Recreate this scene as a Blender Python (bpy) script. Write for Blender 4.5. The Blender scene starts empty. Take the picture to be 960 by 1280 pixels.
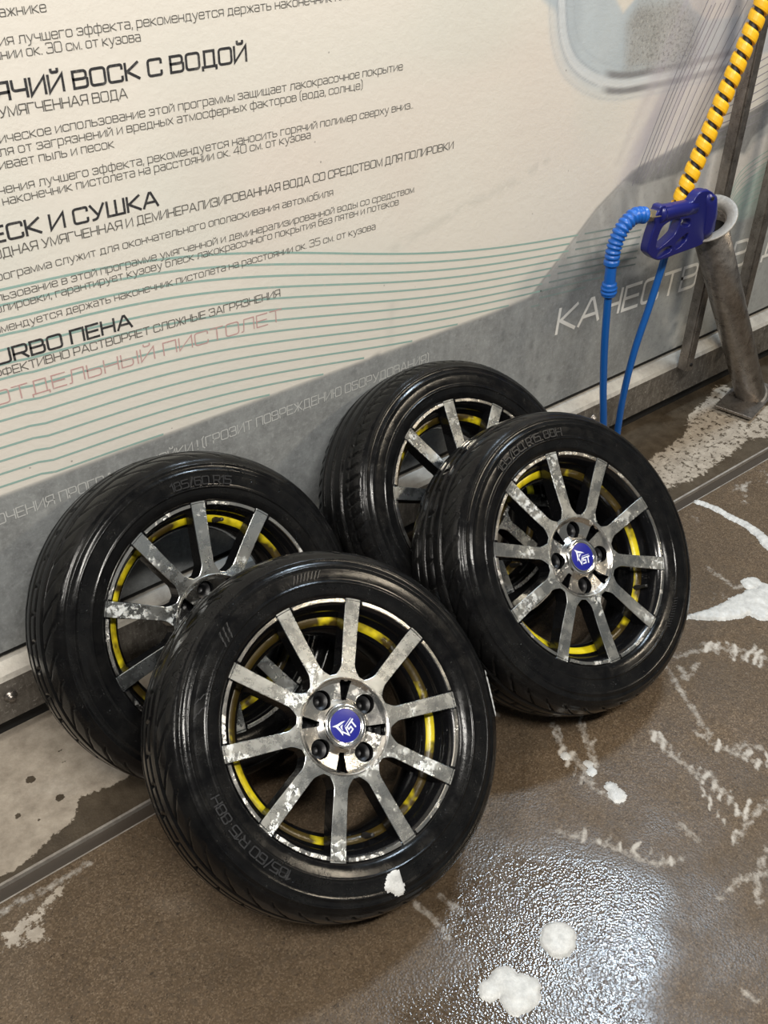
import bpy, bmesh, math, random, json
import numpy as np
from mathutils import Vector, Matrix
random.seed(7)
SC = bpy.context.scene
COL = SC.collection

# ---------------------------------------------------------------- camera
CAM_H, CAM_Y, F_PX = 1.5891, -1.5065, 1290.0
cam = bpy.data.cameras.new('camera')
cam.sensor_fit = 'VERTICAL'; cam.sensor_height = 36.0
cam.lens = 36.0 * F_PX / 1280.0
cam.clip_start = 0.02
cam_o = bpy.data.objects.new('camera', cam); COL.objects.link(cam_o)
_r = Vector((0.78154, -0.62370, 0.01388)).normalized()
_f = Vector((0.50234, 0.61596, -0.60684)).normalized()
_u = _r.cross(_f).normalized()
cam_o.matrix_world = Matrix(((_r.x, _u.x, -_f.x, 0), (_r.y, _u.y, -_f.y, CAM_Y), (_r.z, _u.z, -_f.z, CAM_H), (0, 0, 0, 1)))
SC.camera = cam_o

# ---------------------------------------------------------------- light and exposure
world = bpy.data.worlds.new('world'); SC.world = world
world.use_nodes = True
world.node_tree.nodes['Background'].inputs[0].default_value = (0.80, 0.86, 0.92, 1)
world.node_tree.nodes['Background'].inputs[1].default_value = 0.07
SC.view_settings.view_transform = 'Standard'; SC.view_settings.look = 'None'
SC.view_settings.gamma = 1.0; SC.view_settings.exposure = 0.0
SC.view_settings.use_curve_mapping = False

def area(name, loc, target, sx, sy, power, color):
    l = bpy.data.lights.new(name, 'AREA'); l.shape = 'RECTANGLE'; l.size = sx; l.size_y = sy
    l.energy = power; l.color = color
    o = bpy.data.objects.new(name, l); COL.objects.link(o); o.location = loc
    o.rotation_euler = (Vector(target) - Vector(loc)).to_track_quat('-Z', 'Y').to_euler()
    return o
# ceiling tube lamps of the wash bay
area('ceiling_lamp_far', (2.66, -0.20, 3.5), (2.0, -0.6, 0), 0.50, 0.22, 72, (0.70, 0.85, 1.0))
area('ceiling_lamp_near', (0.10, -2.3, 3.3), (0.6, -0.4, 0.2), 1.5, 0.16, 112, (1.0, 0.96, 0.89))
area('ceiling_lamp_left', (-1.3, -1.0, 3.2), (0.3, -0.4, 0.2), 0.16, 1.3, 55, (1.0, 0.95, 0.88))
area('ceiling_lamp_right', (3.3, -2.2, 2.9), (2.2, -0.3, 0.3), 1.2, 0.16, 50, (1.0, 0.86, 0.66))

D = json.loads('''{"teal":[[0.461,0.891,0.0246],[0.619,0.882,0.0253],[0.889,0.84,0.0229],[1.062,0.796,0.0214],[1.238,0.749,0.0204],[1.435,0.704,0.0187],[1.604,0.676,0.0182],[1.789,0.652,0.0176],[1.991,0.629,0.0177]],"glass":[[1.635,1.209],[1.649,1.137],[1.672,1.083],[1.708,1.039],[1.774,1.001],[1.868,0.975],[1.936,0.968],[2.134,0.964],[2.314,0.971],[2.506,0.981],[2.433,1.148]],"glass_tri":[[1.804,1.161],[1.845,1.12],[1.89,1.152]],"glass_tri2":[[2.047,1.135],[2.08,1.099],[2.143,1.07],[2.264,1.065],[2.357,1.102]],"glass_grey":[[1.883,1.001],[1.866,1.096],[1.895,1.131],[2.029,1.124],[2.107,1.067],[2.126,0.971]],"rim":[[1.654,1.165],[1.672,1.098],[1.712,1.042],[1.787,0.999],[1.868,0.977],[1.962,0.971],[2.132,0.968],[2.314,0.971]],"car":[[1.638,0.518],[1.743,0.609],[1.848,0.7],[1.958,0.765],[2.069,0.784],[2.184,0.802],[2.309,0.807],[2.465,0.835],[2.593,0.864],[2.97,0.018],[1.649,0.436]],"band":[[1.934,0.751],[1.985,0.773],[2.069,0.784],[2.184,0.802],[2.292,0.81],[2.399,0.83],[2.557,0.863],[2.582,0.805],[2.486,0.781],[2.427,0.758],[2.407,0.721],[2.376,0.731],[2.343,0.757],[2.263,0.752],[2.198,0.738],[2.131,0.724],[1.997,0.725]],"white":[[2.135,0.711],[2.206,0.732],[2.265,0.746],[2.342,0.751],[2.379,0.722],[2.416,0.715],[2.439,0.743],[2.597,0.772],[2.685,0.571],[2.353,0.584],[2.176,0.625]],"fan":[[2.383,0.527],[2.406,0.609],[2.512,0.673],[2.632,0.692],[2.701,0.533]],"bright":[[1.902,0.572],[1.878,0.618],[1.902,0.643],[1.99,0.636],[2.149,0.551],[2.161,0.509],[2.059,0.477],[1.972,0.522]],"scrape":[[2.2,0.31],[2.269,0.309],[2.402,0.223],[2.397,0.148],[2.301,0.141],[2.241,0.224]],"spots":[[1.573,0.456,0.011],[1.683,0.406,0.008],[1.705,0.368,0.006],[1.755,0.279,0.009],[1.712,0.283,0.008],[1.2,0.507,0.018],[1.689,0.302,0.006],[1.228,0.152,0.01]],"thin":[[[1.967,0.731],[2.044,0.933],[2.133,1.119]],[[1.983,0.735],[2.062,0.933],[2.154,1.117]],[[1.997,0.738],[2.075,0.934],[2.166,1.116]],[[2.011,0.739],[2.092,0.933],[2.187,1.113]],[[2.028,0.741],[2.107,0.933],[2.199,1.112]],[[2.057,0.743],[2.13,0.933],[2.217,1.11]],[[2.077,0.747],[2.157,0.933],[2.251,1.106]],[[2.098,0.746],[2.187,0.935],[2.291,1.112]],[[2.118,0.75],[2.211,0.932],[2.32,1.102]],[[2.137,0.758],[2.229,0.925],[2.336,1.083]],[[2.16,0.761],[2.25,0.918],[2.355,1.068]],[[2.183,0.768],[2.268,0.909],[2.371,1.043]],[[2.252,0.925],[2.327,0.936],[2.462,0.965]],[[2.253,0.908],[2.333,0.919],[2.47,0.947]],[[2.255,0.89],[2.34,0.901],[2.477,0.929]],[[2.256,0.872],[2.346,0.883],[2.485,0.911]],[[2.258,0.854],[2.353,0.865],[2.492,0.893]],[[2.259,0.836],[2.36,0.846],[2.5,0.874]],[[2.261,0.817],[2.367,0.828],[2.508,0.855]],[[2.262,0.799],[2.374,0.809],[2.516,0.836]],[[2.264,0.78],[2.381,0.79],[2.524,0.817]]],"fanlines":[[[2.388,0.532],[2.464,0.568],[2.656,0.593]],[[2.388,0.543],[2.458,0.582],[2.649,0.61]],[[2.388,0.554],[2.453,0.597],[2.641,0.627]],[[2.387,0.566],[2.448,0.611],[2.634,0.644]],[[2.387,0.577],[2.442,0.625],[2.627,0.661]],[[2.386,0.588],[2.437,0.639],[2.62,0.677]],[[2.386,0.599],[2.432,0.653],[2.613,0.693]],[[2.385,0.609],[2.427,0.667],[2.606,0.71]],[[2.385,0.62],[2.422,0.68],[2.599,0.726]]],"capline":[[[2.47,0.401],[2.528,0.386]],[[2.623,0.395]]],"letB2":[[2.43,0.474],[2.528,0.386]],"gun":[[[1.831,0.728],[1.822,0.746],[1.835,0.755],[1.84,0.765],[1.857,0.764],[1.867,0.759],[1.945,0.749],[1.964,0.761],[1.98,0.768],[2.005,0.765],[2.027,0.754],[2.042,0.735],[2.057,0.692],[2.064,0.662],[2.057,0.643],[2.028,0.634],[2.005,0.631],[1.931,0.632],[1.878,0.632],[1.853,0.64],[1.831,0.655],[1.821,0.67],[1.825,0.704]],[[1.859,0.672],[1.861,0.705],[1.878,0.716],[1.912,0.715],[1.911,0.699],[1.901,0.685]],[[1.863,0.651],[1.877,0.658],[1.902,0.657],[1.903,0.647],[1.878,0.643],[1.863,0.644]],[[1.92,0.652],[1.923,0.664],[1.944,0.672],[1.958,0.675],[1.959,0.661],[1.946,0.652],[1.927,0.647]],[[1.93,0.702],[1.931,0.713],[1.954,0.709],[1.957,0.695]]],"guntrig":[[1.909,0.689],[1.925,0.695],[1.961,0.692],[1.989,0.68],[1.995,0.656],[1.972,0.656],[1.958,0.676],[1.937,0.675],[1.916,0.666],[1.878,0.654],[1.867,0.662],[1.902,0.673]],"gunbits":[[1.814,0.746],[1.855,0.741],[1.855,0.75],[1.863,0.729],[2.008,0.745],[2.052,0.677]],"hoseA":[[1.844,0.737],[1.805,0.754],[1.768,0.753],[1.742,0.733],[1.729,0.698],[1.727,0.662],[1.734,0.58],[1.748,0.456],[1.772,0.319],[1.796,0.207],[1.813,0.14]],"hoseB":[[2.165,1.222],[2.15,1.132],[2.12,1.048],[2.082,0.954],[2.043,0.856],[2.01,0.778],[1.99,0.73]],"hoseC":[[1.99,0.73],[1.98,0.666],[1.969,0.58],[1.948,0.482],[1.919,0.361],[1.906,0.228],[1.906,0.131],[1.911,0.04]],"flange":[[2.065,0.676],[2.158,0.646],[2.034,0.742],[2.024,0.615],[1.965,0.692]],"tube":[[[2.18,0.552],[2.064,0.572],[2.129,0.561]]],"foam_arc":[[1.984,-0.356],[1.997,-0.392],[1.999,-0.44],[2.004,-0.485],[1.997,-0.533],[1.983,-0.57],[1.967,-0.616]],"foam_patch":[[1.611,-0.615],[1.64,-0.63],[1.673,-0.649],[1.704,-0.663],[1.734,-0.67],[1.767,-0.678],[1.796,-0.69]],"foam_r":[[1.826,-0.636],[1.829,-0.667],[1.82,-0.684]],"blobA":[[0.817,-0.977]],"blobB":[[0.669,-0.971],[0.699,-0.976],[0.706,-1.001],[0.686,-1.004],[0.729,-1.006]],"small":[[1.116,-0.845],[1.121,-0.826],[1.12,-0.777],[1.128,-0.76],[1.109,-0.72],[1.104,-0.782]],"streaks":[[[1.146,-0.646],[1.121,-0.692],[1.115,-0.761],[1.094,-0.805],[1.106,-0.86]],[[1.19,-0.681],[1.161,-0.736],[1.133,-0.776]],[[1.456,-0.677],[1.416,-0.762],[1.377,-0.853]],[[1.358,-0.838],[1.362,-0.893],[1.387,-0.95]],[[1.574,-0.692],[1.601,-0.735],[1.643,-0.777],[1.643,-0.807]],[[1.288,-0.784],[1.274,-0.836],[1.273,-0.885],[1.274,-0.922]],[[1.296,-0.915],[1.283,-0.952],[1.278,-0.983]],[[0.973,-0.833],[1.006,-0.881],[1.032,-0.933],[1.058,-0.984],[1.098,-1.005]],[[1.211,-1.041],[1.27,-1.033],[1.331,-1.025]],[[1.158,-0.957],[1.154,-0.997]],[[1.242,-1.087],[1.171,-1.112],[1.137,-1.144]],[[0.675,-0.782],[0.683,-0.826],[0.68,-0.86]],[[0.717,-0.796],[0.724,-0.84]],[[1.367,-0.909],[1.408,-0.916],[1.425,-0.941]],[[1.791,-0.537],[1.785,-0.587],[1.784,-0.622],[1.818,-0.63]],[[1.496,-0.678],[1.553,-0.697],[1.584,-0.716]],[[1.096,-1.093],[1.149,-1.095],[1.201,-1.116]],[[1.511,-0.719],[1.457,-0.736],[1.474,-0.706]],[[0.118,-0.364],[0.199,-0.371],[0.274,-0.37]],[[1.071,-0.562],[1.068,-0.519]],[[0.986,-1.221],[0.99,-1.241]]],"ribs":[[[1.131,-0.661],[1.156,-0.644]],[[1.119,-0.688],[1.143,-0.671]],[[1.107,-0.714],[1.131,-0.697]],[[1.096,-0.739],[1.119,-0.723]],[[1.085,-0.764],[1.108,-0.749]],[[1.074,-0.789],[1.097,-0.774]],[[1.19,-0.681],[1.219,-0.661]],[[1.175,-0.701],[1.204,-0.681]],[[1.161,-0.721],[1.189,-0.701]],[[1.147,-0.74],[1.175,-0.721]],[[1.133,-0.759],[1.16,-0.74]],[[1.12,-0.777],[1.146,-0.759]],[[1.279,-0.802],[1.308,-0.784]],[[1.277,-0.823],[1.306,-0.805]],[[1.275,-0.845],[1.304,-0.827]],[[1.273,-0.866],[1.302,-0.848]],[[1.271,-0.886],[1.3,-0.869]],[[1.27,-0.907],[1.298,-0.89]],[[1.268,-0.927],[1.296,-0.91]],[[1.266,-0.946],[1.295,-0.931]],[[1.265,-0.966],[1.293,-0.951]],[[1.263,-0.985],[1.291,-0.97]],[[1.261,-1.004],[1.289,-0.989]],[[1.26,-1.023],[1.287,-1.009]],[[1.561,-0.713],[1.593,-0.694]],[[1.568,-0.724],[1.6,-0.706]],[[1.575,-0.736],[1.607,-0.718]],[[1.582,-0.747],[1.614,-0.729]],[[1.589,-0.759],[1.621,-0.741]],[[1.595,-0.77],[1.628,-0.753]],[[1.602,-0.782],[1.635,-0.764]],[[1.609,-0.793],[1.642,-0.776]],[[1.616,-0.804],[1.649,-0.787]],[[0.995,-0.872],[1.014,-0.86]],[[1.005,-0.889],[1.025,-0.877]],[[1.016,-0.906],[1.036,-0.894]],[[1.027,-0.923],[1.047,-0.911]],[[1.038,-0.939],[1.058,-0.928]],[[1.048,-0.956],[1.069,-0.945]],[[1.059,-0.972],[1.079,-0.961]],[[1.07,-0.989],[1.09,-0.978]],[[1.08,-1.005],[1.1,-0.994]],[[1.354,-0.899],[1.378,-0.887]],[[1.36,-0.911],[1.384,-0.899]],[[1.367,-0.924],[1.39,-0.912]],[[1.373,-0.936],[1.396,-0.924]],[[1.379,-0.948],[1.403,-0.937]],[[1.385,-0.96],[1.409,-0.949]],[[1.391,-0.972],[1.415,-0.961]],[[1.237,-0.951],[1.258,-0.94]],[[1.228,-0.972],[1.25,-0.961]],[[1.22,-0.992],[1.241,-0.982]],[[1.212,-1.012],[1.233,-1.002]],[[1.205,-1.032],[1.225,-1.022]],[[1.197,-1.051],[1.217,-1.042]]],"wetL":[[0.12,-0.289],[0.146,-0.294],[0.186,-0.301],[0.241,-0.278],[0.3,-0.268],[0.326,-0.228],[0.381,-0.248],[0.419,-0.255],[0.456,-0.248],[0.434,-0.335],[0.136,-0.318]],"paleL":[[0.093,-0.39],[0.149,-0.389],[0.199,-0.371],[0.254,-0.364],[0.275,-0.351],[0.22,-0.406],[0.174,-0.427],[0.172,-0.479],[0.12,-0.456],[0.087,-0.439]],"dryR":[[2.016,-0.137],[2.107,-0.132],[2.217,-0.114],[2.313,-0.052],[2.406,-0.038],[2.512,-0.001],[2.55,-0.017],[2.56,-0.097],[2.539,-0.252],[2.473,-0.335],[2.339,-0.269],[2.265,-0.283],[2.184,-0.29],[2.085,-0.299],[1.999,-0.288],[1.907,-0.283],[1.943,-0.199]],"flakesR":[[2.083,-0.352],[2.213,-0.359],[2.367,-0.381],[2.16,-0.543],[2.06,-0.445]],"wet":[[0.836,-0.964]],"spotsL":[[0.269,-0.137,0.016],[0.296,-0.209,0.015],[0.218,-0.2,0.012],[0.337,-0.136,0.008],[0.277,-0.071,0.006],[0.343,-0.106,0.007],[0.304,-0.289,0.007],[0.324,-0.383,0.009],[0.301,-0.5,0.01],[0.161,-0.519,0.008],[0.229,-0.626,0.008],[0.115,-0.56,0.006],[0.288,-0.672,0.007],[0.244,-0.231,0.006]],"wetzone":[[0.728,-0.805],[0.83,-0.816],[0.931,-0.874],[0.984,-0.956],[1.003,-1.021],[0.921,-1.084],[0.788,-1.161],[0.657,-1.229],[0.407,-1.032],[0.561,-0.919],[0.693,-0.923]]}''')

# ---------------------------------------------------------------- helpers
def link(o, parent=None):
    COL.objects.link(o)
    if parent is not None: o.parent = parent
    return o

def mesh_obj(name, verts, faces, mat=None, parent=None, smooth=False):
    me = bpy.data.meshes.new(name); me.from_pydata([tuple(v) for v in verts], [], faces); me.update()
    if mat is not None:
        for m in (mat if isinstance(mat, list) else [mat]): me.materials.append(m)
    if smooth: me.polygons.foreach_set('use_smooth', [True] * len(me.polygons))
    return link(bpy.data.objects.new(name, me), parent)

def bm_obj(name, bm, mat=None, parent=None, smooth=False):
    me = bpy.data.meshes.new(name); bm.to_mesh(me); bm.free()
    if mat is not None:
        for m in (mat if isinstance(mat, list) else [mat]): me.materials.append(m)
    if smooth: me.polygons.foreach_set('use_smooth', [True] * len(me.polygons))
    return link(bpy.data.objects.new(name, me), parent)

def empty(name, loc=(0, 0, 0)):
    o = bpy.data.objects.new(name, None); o.empty_display_size = 0.05; o.location = loc
    return link(o)

def tag(o, label, cat, group=None):
    o['label'] = label; o['category'] = cat
    if group: o['group'] = group
    return o

def box_bm(bm, lo, hi, mat=None):
    r = bmesh.ops.create_cube(bm, size=1.0)
    for v in r['verts']:
        v.co = Vector([lo[i] + (v.co[i] + 0.5) * (hi[i] - lo[i]) for i in range(3)])
        if mat is not None: v.co = mat @ v.co
    return r['verts']

def lathe(profile, seg, close=False):
    """profile of (d along +Z, radius) -> verts, faces about the Z axis"""
    n = len(profile); V = []; Fc = []
    for j in range(seg):
        a = 2 * math.pi * j / seg; c, s = math.cos(a), math.sin(a)
        for d, r in profile: V.append((r * c, r * s, d))
    m = n if close else n - 1
    for j in range(seg):
        k = (j + 1) % seg
        for i in range(m):
            i2 = (i + 1) % n
            Fc.append((j * n + i, k * n + i, k * n + i2, j * n + i2))
    return V, Fc

def tube_mesh(path, radius, seg=16, caps=True, rfun=None):
    """tube along a list of points; rfun(i, n) overrides the radius"""
    P = [Vector(p) for p in path]; n = len(P); V = []; Fc = []
    t = (P[1] - P[0]).normalized()
    ref = Vector((0, 1, 0)) if abs(t.y) < 0.9 else Vector((1, 0, 0))
    nrm = (ref - t * ref.dot(t)).normalized()
    for i in range(n):
        t = (P[min(i + 1, n - 1)] - P[max(i - 1, 0)]).normalized()
        nrm = (nrm - t * nrm.dot(t)).normalized(); b = t.cross(nrm)
        r = rfun(i, n) if rfun else radius
        for k in range(seg):
            a = 2 * math.pi * k / seg
            V.append(P[i] + (nrm * math.cos(a) + b * math.sin(a)) * r)
    for i in range(n - 1):
        for k in range(seg):
            k2 = (k + 1) % seg
            Fc.append((i * seg + k, i * seg + k2, (i + 1) * seg + k2, (i + 1) * seg + k))
    if caps: Fc.append(tuple(range(seg))[::-1]); Fc.append(tuple((n - 1) * seg + k for k in range(seg)))
    return V, Fc

def spline(pts, step):
    """Catmull-Rom resample, evenly spaced"""
    P = [Vector(p) for p in pts]; out = []
    Q = [P[0] * 2 - P[1]] + P + [P[-1] * 2 - P[-2]]
    for i in range(1, len(Q) - 2):
        for s in range(24):
            t = s / 24; a, b, c, d = Q[i - 1], Q[i], Q[i + 1], Q[i + 2]
            out.append(0.5 * ((2 * b) + (c - a) * t + (2 * a - 5 * b + 4 * c - d) * t * t + (3 * b - a - 3 * c + d) * t ** 3))
    out.append(P[-1])
    res = [out[0]]; acc = 0
    for a, b in zip(out, out[1:]):
        L = (b - a).length; pos = 0
        while L > 0 and acc + (L - pos) >= step:
            pos += step - acc; acc = 0; res.append(a.lerp(b, pos / L))
        acc += L - pos
    return res

def outline_mesh(loops, thick, bevel=0.0, res=1):
    """filled 2D outline with holes, extruded along Z (centred) -> mesh datablock"""
    cu = bpy.data.curves.new('outline', 'CURVE'); cu.dimensions = '2D'; cu.fill_mode = 'BOTH'
    cu.extrude = max(thick / 2 - bevel, 0.0001); cu.bevel_depth = bevel; cu.bevel_resolution = res; cu.offset = -bevel
    for li, lp in enumerate(loops):
        ar = sum(p[0] * q[1] - q[0] * p[1] for p, q in zip(lp, lp[1:] + lp[:1]))
        if (ar > 0) == (li > 0): lp = lp[::-1]
        sp = cu.splines.new('POLY'); sp.points.add(len(lp) - 1)
        for p, q in zip(sp.points, lp): p.co = (q[0], q[1], 0, 1)
        sp.use_cyclic_u = True
    o = bpy.data.objects.new('outline', cu); COL.objects.link(o)
    dg = bpy.context.evaluated_depsgraph_get()
    me = bpy.data.meshes.new_from_object(o.evaluated_get(dg))
    bpy.data.objects.remove(o); bpy.data.curves.remove(cu)
    return me

# ---------------------------------------------------------------- material helpers
class NT:
    def __init__(self, name):
        self.m = bpy.data.materials.new(name); self.m.use_nodes = True
        self.t = self.m.node_tree; self.b = self.t.nodes['Principled BSDF']
    def n(self, typ, **kw):
        nd = self.t.nodes.new(typ)
        for k, v in kw.items():
            if k.startswith('i_'):
                key = k[2:].replace('_', ' ')
                nd.inputs[key if key in nd.inputs else int(k[2:])].default_value = v
            else: setattr(nd, k, v)
        return nd
    def l(self, a, b): self.t.links.new(a, b)
    def noise(self, scale, detail=4, rough=0.6, vec=None, stretch=None):
        nd = self.n('ShaderNodeTexNoise'); nd.inputs['Scale'].default_value = scale
        nd.inputs['Detail'].default_value = detail; nd.inputs['Roughness'].default_value = rough
        if vec is None: vec = self.coord()
        if stretch:
            mp = self.n('ShaderNodeMapping'); mp.inputs['Scale'].default_value = stretch
            self.l(vec, mp.inputs['Vector']); vec = mp.outputs[0]
        self.l(vec, nd.inputs['Vector']); return nd.outputs[0]
    def voronoi(self, scale, feature='F1', out='Distance', vec=None):
        nd = self.n('ShaderNodeTexVoronoi', feature=feature); nd.inputs['Scale'].default_value = scale
        self.l(vec if vec is not None else self.coord(), nd.inputs['Vector']); return nd.outputs[out]
    def coord(self):
        if not hasattr(self, '_c'): self._c = self.n('ShaderNodeNewGeometry').outputs['Position']
        return self._c
    def ramp(self, fac, stops):
        nd = self.n('ShaderNodeValToRGB'); e = nd.color_ramp.elements
        while len(e) > 2: e.remove(e[-1])
        for i, (p, c) in enumerate(stops):
            el = e[i] if i < 2 else e.new(p)
            el.position = p; el.color = (c, c, c, 1) if isinstance(c, (int, float)) else (*c, 1)
        self.l(fac, nd.inputs[0]); return nd.outputs[0]
    def mix(self, fac, a, b, mode='MIX'):
        nd = self.n('ShaderNodeMix', data_type='RGBA', blend_type=mode)
        for s, v in ((nd.inputs[0], fac), (nd.inputs[6], a), (nd.inputs[7], b)):
            if isinstance(v, (int, float)): s.default_value = v if s == nd.inputs[0] else (v, v, v, 1)
            elif isinstance(v, tuple): s.default_value = (*v, 1)
            else: self.l(v, s)
        return nd.outputs[2]
    def math(self, op, a, b=0.0, clamp=False):
        nd = self.n('ShaderNodeMath', operation=op); nd.use_clamp = clamp
        for s, v in ((nd.inputs[0], a), (nd.inputs[1], b)):
            if isinstance(v, (int, float)): s.default_value = v
            else: self.l(v, s)
        return nd.outputs[0]
    def bump(self, h, strength, dist, prev=None):
        nd = self.n('ShaderNodeBump'); nd.inputs['Strength'].default_value = strength; nd.inputs['Distance'].default_value = dist
        self.l(h, nd.inputs['Height'])
        if prev is not None: self.l(prev, nd.inputs['Normal'])
        return nd.outputs[0]
    def set(self, **kw):
        for k, v in kw.items():
            s = self.b.inputs[k.replace('_', ' ')]
            if hasattr(v, 'links'): self.l(v, s)
            elif isinstance(v, tuple) and len(v) == 3: s.default_value = (*v, 1)
            else: s.default_value = v
        return self.m

def plain(name, col, rough=0.5, metal=0.0, **kw):
    t = NT(name); return t.set(Base_Color=col, Roughness=rough, Metallic=metal, **kw)

def attr(t, name):
    nd = t.n('ShaderNodeAttribute'); nd.attribute_name = name
    sp = t.n('ShaderNodeSeparateColor'); t.l(nd.outputs['Color'], sp.inputs[0])
    return nd, sp

# printed wall panel
t = NT('printed_panel'); an, _ = attr(t, 'paint'); bn, bs = attr(t, 'masks')
n1 = t.ramp(t.noise(9, 6, 0.65), [(0.3, 0.0), (0.7, 1.0)])
n2 = t.ramp(t.noise(38, 8, 0.75), [(0.35, 0.0), (0.7, 1.0)])
n3 = t.ramp(t.noise(9, 6, 0.7, stretch=(1.5, 1, 0.8)), [(0.45, 0.0), (0.62, 1.0)])
white = t.mix(t.math('MULTIPLY', n1, 0.10), an.outputs['Color'], (0.58, 0.54, 0.50))
white = t.mix(t.math('MULTIPLY', n2, 0.07), white, (0.50, 0.50, 0.46))
scr = t.ramp(t.noise(130, 4, 0.7, stretch=(1, 1, 0.45)), [(0.60, 0.0), (0.72, 1.0)])
g1 = t.mix(t.math('MULTIPLY', n1, 0.30), an.outputs['Color'], (0.15, 0.155, 0.16))
g1 = t.mix(t.math('MULTIPLY', n2, 0.42), g1, (0.36, 0.38, 0.38))
n5 = t.ramp(t.noise(95, 7, 0.8), [(0.50, 0.0), (0.62, 1.0)])
g1 = t.mix(t.math('MULTIPLY', n5, 0.30), g1, (0.44, 0.46, 0.46))
n6 = t.ramp(t.noise(60, 7, 0.8), [(0.52, 0.0), (0.64, 1.0)])
g1 = t.mix(t.math('MULTIPLY', n6, 0.35), g1, (0.09, 0.092, 0.095))
g1 = t.mix(t.math('MULTIPLY', n3, 0.25), g1, (0.42, 0.44, 0.44))
g1 = t.mix(t.math('MULTIPLY', scr, 0.35), g1, (0.48, 0.5, 0.5))
sp_ = t.ramp(t.voronoi(26), [(0.035, 1.0), (0.06, 0.0)])
c = t.mix(bs.outputs[0], white, g1)
c = t.mix(t.math('MULTIPLY', bs.outputs[1], t.ramp(t.noise(120, 6, 0.8), [(0.52, 0.0), (0.56, 0.55)])), c, (0.15, 0.15, 0.145))
c = t.mix(t.math('MULTIPLY', bs.outputs[1], t.ramp(t.noise(150, 6, 0.8), [(0.56, 0.0), (0.60, 0.6)])), c, (0.55, 0.55, 0.53))
c = t.mix(t.math('MULTIPLY', sp_, t.ramp(t.noise(5, 2), [(0.56, 0.0), (0.64, 0.6)])), c, (0.12, 0.11, 0.10))
rgh = t.math('ADD', t.math('MULTIPLY', n2, 0.2), 0.36)
nb = t.bump(t.noise(55, 6, 0.7), 0.25, 0.004)
panel_mat = t.set(Base_Color=c, Roughness=rgh, Normal=nb, Specular_IOR_Level=0.35)

def ink(name, col, fade=0.25):
    t = NT(name)
    f = t.ramp(t.noise(60, 6, 0.75), [(0.52, 0.0), (0.68, 1.0)])
    return t.set(Base_Color=t.mix(t.math('MULTIPLY', f, fade), col, (0.5, 0.48, 0.44)), Roughness=0.5, Specular_IOR_Level=0.3)
ink_dark = ink('ink_heading', (0.035, 0.035, 0.038), 0.2)
ink_body = ink('ink_body', (0.115, 0.11, 0.10), 0.15)
ink_pink = ink('ink_pink', (0.50, 0.31, 0.30), 0.6)
ink_pale = ink('ink_pale', (0.50, 0.51, 0.50), 0.2)
ink_white = ink('ink_white', (0.74, 0.73, 0.70), 0.15)
ink_teal = ink('ink_teal', (0.27, 0.41, 0.375), 0.45)
ink_tealdark = ink('ink_teal_on_grey', (0.21, 0.265, 0.26), 0.2)
ink_line = ink('ink_fine_lines', (0.26, 0.25, 0.29), 0.3)

# concrete floor
t = NT('wet_aggregate_concrete'); bn, bs = attr(t, 'masks')
foam_a, dry_a, wet_a, agg_a = bs.outputs[0], bs.outputs[1], bs.outputs[2], bn.outputs['Alpha']
vc = t.voronoi(400, out='Color'); sx = t.n('ShaderNodeSeparateColor'); t.l(vc, sx.inputs[0])
grain = t.ramp(sx.outputs[0], [(0.0, (0.012, 0.008, 0.005)), (0.3, (0.045, 0.030, 0.018)), (0.55, (0.090, 0.062, 0.038)), (0.8, (0.15, 0.108, 0.070)), (0.99, (0.25, 0.195, 0.14))])
vc2 = t.voronoi(150, out='Color'); sx2 = t.n('ShaderNodeSeparateColor'); t.l(vc2, sx2.inputs[0])
grain = t.mix(t.ramp(sx2.outputs[1], [(0.86, 0.0), (0.9, 0.75)]), grain, (0.05, 0.04, 0.032))
paste = t.mix(t.ramp(t.noise(14, 7, 0.7), [(0.3, 0.0), (0.7, 1.0)]), (0.062, 0.042, 0.026), (0.135, 0.096, 0.062))
agg = t.mix(0.60, paste, grain)
pit = t.ramp(t.voronoi(48), [(0.05, 1.0), (0.11, 0.0)])
agg = t.mix(t.math('MULTIPLY', pit, t.ramp(t.noise(13, 2), [(0.5, 0.0), (0.6, 0.9)])), agg, (0.018, 0.014, 0.010))
blot = t.ramp(t.noise(3.2, 5, 0.6), [(0.35, 0.0), (0.68, 1.0)])
agg = t.mix(t.math('MULTIPLY', blot, 0.50), agg, (0.050, 0.036, 0.022))
mott = t.ramp(t.noise(190, 8, 0.85), [(0.34, 0.0), (0.66, 1.0)])
agg = t.mix(t.math('MULTIPLY', mott, 0.45), agg, (0.165, 0.118, 0.074))
pit2 = t.ramp(t.noise(85, 8, 0.9), [(0.40, 1.0), (0.44, 0.0)])
agg = t.mix(t.math('MULTIPLY', pit2, 0.8), agg, (0.014, 0.010, 0.007))
# smooth strip along the wall
n4 = t.ramp(t.noise(26, 8, 0.7), [(0.3, 0.0), (0.7, 1.0)])
strip_wet = t.mix(n4, (0.050, 0.037, 0.024), (0.105, 0.083, 0.058))
strip_dry = t.mix(n4, (0.22, 0.188, 0.15), (0.42, 0.37, 0.305))
fine = t.ramp(t.noise(90, 8, 0.85), [(0.42, 0.0), (0.62, 1.0)])
strip_dry = t.mix(t.math('MULTIPLY', fine, 0.25), strip_dry, (0.26, 0.21, 0.16))
base = t.mix(agg_a, strip_wet, agg)
edge = t.math('ADD', dry_a, t.math('MULTIPLY', t.math('SUBTRACT', t.noise(58, 6, 0.74), 0.5), 1.05))
drym = t.ramp(edge, [(0.46, 0.0), (0.52, 1.0)])
base = t.mix(drym, base, strip_dry)
fn = t.noise(60, 7, 0.75)
fo = t.math('ADD', foam_a, t.math('MULTIPLY', t.math('SUBTRACT', fn, 0.5), 1.5))
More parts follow.
